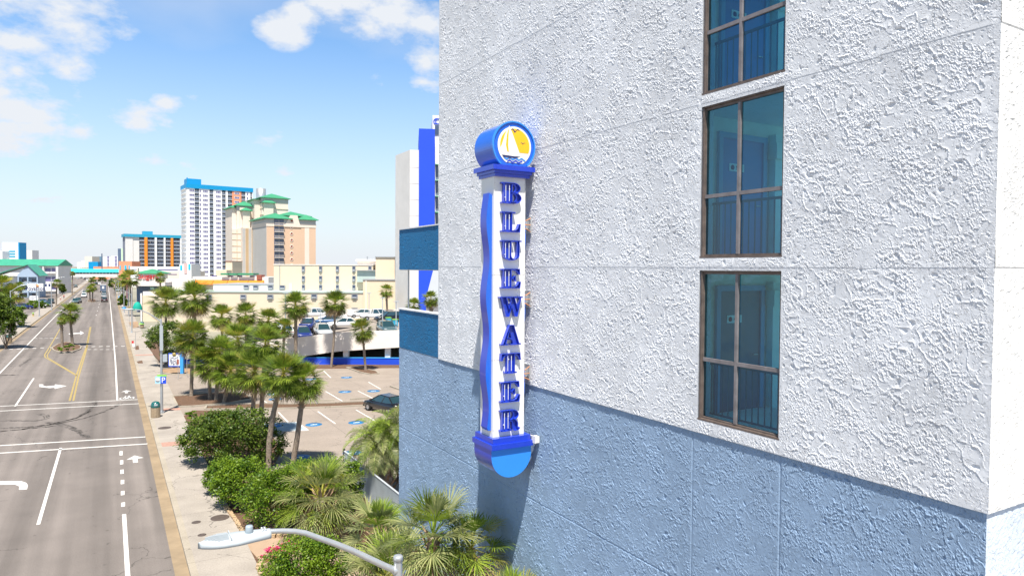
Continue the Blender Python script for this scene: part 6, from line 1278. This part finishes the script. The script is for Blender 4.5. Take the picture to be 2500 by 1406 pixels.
mb = MB(); zc_ = zat(316, 753, b.x, b.y)-b.z; s = 6*k; mb.plate([[(-s, zc_), (0, zc_-s), (s, zc_), (0, zc_+s)]], -.06, -.03); mb.build('panel', M['yellow'], o); mb = MB(); mb.box(-.08, .08, -.075, -.061, zc_-.2, zc_+.2); mb.build('symbol', M['navy'], o)
signpost('lot_sign', (774, 986), [('panel', 770, 786, 944, 958, 'beige', -.03)], 'tan sign on a post in the strip between the parking rows', topv=944, z0=.05, r=.05)
o, k, b = signpost('billboard', (90, 748), [('panel', 68, 107, 692, 710, 'white', -.1), ('lower_panel', 73, 94, 722, 733, 'white', -.1), ('side_panel', 110, 126, 692, 708, 'white', .1)], 'white motel billboard with orange emblem and dark lettering on the left', 'billboard', z0=.05, topv=692, r=.2)
link('lettering', text_mesh('Voyasson', 1.55, M['navy'], .02), o, (-2.6*k, -.16, zat(90, 704.5, b.x, b.y)-b.z), (R(90), 0, 0)); mb = MB(); zc_ = zat(90, 698, b.x, b.y)-b.z; mb.lathe([(.45, 0), (.45, .03), (.001, .03)], 16, M=Matrix.Translation((2.6*k, -.14, zc_)) @ Matrix.Rotation(R(90), 4, 'X')); mb.build('emblem', M['orange'], o)
for u_ in (112.5, 121): mb = MB(); zc_ = zat(90, 696, b.x, b.y)-b.z; mb.box((u_-90)*k-.25, (u_-90)*k+.25, .02, .079, zc_-.35, zc_+.35); mb.build('panel_square', M['navy'], o)
for j, (a, c) in enumerate(((75.5, 91), (75.5, 89))): mb = MB(); zc_ = zat(90, 725.5+4*j, b.x, b.y)-b.z; [mb.box((a-90)*k+q*.42, (a-90)*k+q*.42+.26, -.14, -.121, zc_-.1, zc_+.1) for q in range(int((c-a)*k/.42))]; mb.build('text_line', M['navy'], o)
signpost('shop_banner_sign', (314, 772), [('banner', 308.5, 314, 694, 728, 'pinkw', -.03)], 'tall narrow pink and white banner sign in front of the shaded canopy', topv=692, r=.12)
# umbrella stalls
def umb(base, rpx, topv, m, lb):
    b = G(*base, .15); k = mpp(b.x, b.y); h = zat(base[0], topv, b.x, b.y)-b.z; o = empty('sun_umbrella', b, 0, lb, 'umbrella', 'umbrellas on the sidewalk'); mb = MB(); mb.tube([(0, 0, 0), (0, 0, h)], .03, 6); mb.build('pole', M['white'], o); mb = MB(); mb.lathe([(rpx*k, h-.5), (rpx*k*.5, h-.2), (.001, h)], 8, smooth=False); mb.build('canopy', M[m], o)
umb((304, 770), 6, 748, 'skyblue', 'small bright blue umbrella near the kerb under the far lamps'); umb((297, 746), 8, 721, 'skyblue', 'larger blue umbrella on the right sidewalk beside the banner sign'); umb((346, 800), 6, 785, 'lime', 'lime yellow umbrella over the small bin'); umb((166, 712), 10, 684, 'lime', 'pale green umbrella by the left kerb')
# hydrant
b = G(81, 773, .1); o = empty('fire_hydrant', b, 0, 'yellow and green fire hydrant on the left corner', 'hydrant'); mb = MB(); mb.lathe([(.2, 0), (.2, .1), (.14, .12), (.14, .7), (.17, .72)], 12); mb.tube([(-.25, 0, .5), (.25, 0, .5)], .08, 8); mb.build('barrel', M['yellow'], o); mb = MB(); mb.lathe([(.17, .72), (.16, .85), (.06, .95), (.04, 1.02), (.001, 1.02)], 12); mb.build('cap', M['lime'], o)
# fences by the hotel corner
fp = G(841, 1168, .06); fz_ = zat(841, 1102, fp.x, fp.y)
o = empty('metal_fence', (fp.x, fp.y, .06), 0, 'grey corrugated metal fence running toward the hotel wall corner', 'fence'); hh = fz_-.06; Y_end = -13.5; 
M['corr'] = mat('corrugated_steel', (.52, .56, .60), .45, .10, 2, metal=.2)
rw_ = int(hh/.105); vs = []; fs = []; 
for i in range(rw_*2+1):
    z = hh*i/(rw_*2); off = .045 if i % 2 else -.045
    vs += [(off, .0, z), (off, -13, z), (off+.004, 0, z)]
for i in range(rw_*2): fs.append((i*3, i*3+1, (i+1)*3+1, (i+1)*3))
mb = MB(); mb.add(vs, fs); 
for (dx) in (0.0,): mb.box(-.05, .05, -13, 0, hh, hh+.05)
mb.build('panel', M['corr'], o); mb = MB(); mb.box(-.05, .05, .0, .1, 0, hh+.15); mb.build('post', M['darkmetal'], o); mb = MB(); mb.box(-.05, .05, -13.1, -13, 0, hh+.15); mb.build('post', M['metal'], o)
fe = G(975, 1195, .06); o = empty('iron_fence', (fp.x, fp.y+.1, .06), math.atan2(-2.0, 4.4)*1.0, 'black iron picket fence in front of the feather palms', 'fence'); Lf = 4.6; hi = hh*.93
mb = MB(); mb.box(0, Lf, .0, .03, hi*.90, hi*.92); mb.box(0, Lf, 0, .03, .12, .16); mb.build('rail', M['darkmetal'], o); mb = MB()
for q in range(int(Lf/.115)): mb.box(.1+q*.115, .1+q*.115+.018, .006, .024, .02, hi)
mb.build('pickets', M['darkmetal'], o)
for u, v, u2, v2, lb in ((758, 980, 816, 978, 'left concrete wheel stop beside the planted strip'), (855, 976, 900, 973, 'right concrete wheel stop beside the planted strip'), (953, 944, 985, 955, 'concrete wheel stop against the hotel wall edge')):
    a = G(u, v, .03); c = G(u2, v2, .03); mb = MB(); mb.bar(a+Vector((0, 0, .07)), c+Vector((0, 0, .07)), .16, .13); tag(mb.build('wheel_stop', M['kerb']), lb, 'wheel stop')
for u, v, vt, lb in ((697, 800, 716, 'thin lamp post behind the palms left of the deck cars'), (782, 806, 757, 'thin pole among the deck cars'), (901, 778, 716, 'thin lamp post in front of the tan wing'), (934, 800, 728, 'thin lamp post beside the black off road car'), (967, 800, 737, 'thin pole at the right end of the deck')):
    b = G(u, v, 3.45); h = zat(u, vt, b.x, b.y)-b.z; o = empty('lamp_post', b, 0, lb, 'lamp post', 'lamp posts on the deck'); mb = MB(); mb.tube([(0, 0, -.4), (0, 0, h)], .07, 8); mb.build('pole', M['lampw'], o); mb = MB(); mb.box(-.35, .35, -.12, .12, h, h+.12); mb.build('lamp_head', M['lampw'], o)
for u, v, lb in ((948, 792, 'teal recycling bin with lime lid on the deck, left one'), (964, 797, 'teal recycling bin with lime lid on the deck, right one')):
    b = G(u, v, 3.45); o = empty('recycling_bin', b, 0, lb, 'recycling bin', 'recycling bins'); mb = MB(); mb.prism([(-.35, -.3), (.35, -.3), (.35, .3), (-.35, .3)], .1, 1.0); mb.build('tub', M['tealblue'], o); mb = MB(); mb.prism([(-.4, -.35), (.4, -.35), (.4, .35), (-.4, .35)], 1.0, 1.08); mb.build('lid', M['lime'], o)
# pedestrians far down the left sidewalk
M['skin'] = mat('skin', (.55, .32, .22), .6, .05, 3); M['clothR'] = mat('cloth_red', (.45, .04, .04), .9, .1, 3); M['clothW'] = mat('cloth_pale', (.7, .7, .68), .9, .1, 3); M['clothB'] = mat('cloth_dark', (.04, .05, .09), .9, .1, 3)
def person(p, rz, top, bot, lb, stride=.18):
    o = empty('person', p, rz, lb, 'person', None)
    V = [(0, 0, .95), (0, 0, 1.2), (0, 0, 1.42), (0, 0, 1.52), (0, .01, 1.63), (0, 0, 1.74), (.19, 0, 1.40), (.25, .06, 1.12), (.24, -.06, .88), (.25, -.09, .80), (-.19, 0, 1.40), (-.25, -.06, 1.12), (-.24, .06, .88), (-.25, .10, .80), (.1, 0, .9), (.1, -stride*.5, .5), (.1, -stride*1.1, .09), (.1, -stride*1.1-.16, .04), (-.1, 0, .9), (-.1, stride*.6, .5), (-.1, stride*1.1, .09), (-.1, stride*1.1-.16, .04)]
    E = [(0, 1), (1, 2), (2, 3), (3, 4), (4, 5), (2, 6), (6, 7), (7, 8), (8, 9), (2, 10), (10, 11), (11, 12), (12, 13), (0, 14), (14, 15), (15, 16), (16, 17), (0, 18), (18, 19), (19, 20), (20, 21)]
    RAD = [.14, .13, .14, .055, .095, .07, .06, .045, .035, .03, .06, .045, .035, .03, .09, .065, .045, .035, .09, .065, .045, .035]
    me = bpy.data.meshes.new('body'); me.from_pydata(V, E, []); ob = bpy.data.objects.new('body', me); col.objects.link(ob); md = ob.modifiers.new('s', 'SKIN')
    for i, r_ in enumerate(RAD): me.skin_vertices[0].data[i].radius = (r_, r_*.8)
    me.skin_vertices[0].data[0].use_root = True; ob.modifiers.new('u', 'SUBSURF').levels = 1
    dg = bpy.context.evaluated_depsgraph_get(); m2 = bpy.data.meshes.new_from_object(ob.evaluated_get(dg)); bpy.data.objects.remove(ob); m2.materials.clear()
    for m in (M['skin'], top, bot): m2.materials.append(m)
    for f in m2.polygons:
        z = f.center.z; f.material_index = 1 if 1.0 < z < 1.46 and abs(f.center.x) < .24 else (2 if .5 < z <= 1.0 and abs(f.center.x) < .2 else 0)
    link('body', m2, o); mb = MB(); mb.lathe([(.001, 1.78), (.06, 1.77), (.1, 1.7), (.105, 1.62)], 10, c=(0, .02)); mb.build('hair', M['bark'], o); return o
person(G(148, 735, .15), R(20), M['clothW'], M['clothR'], 'person in pale top and red shorts walking on the left sidewalk'); person(G(156, 731, .15), R(10), M['clothR'], M['clothB'], 'person in red top walking on the left sidewalk further on'); person(G(299, 758, .15), R(180), M['clothW'], M['clothB'], 'person in white top on the right sidewalk by the blue umbrella')
# roadside driveway marks on the left
marking('lane_line', [([G(62, 766), G(80, 766)], .3), ([G(62, 775), G(78, 775)], .3), ([G(88, 768), G(93, 763)], .2)], None, .04)
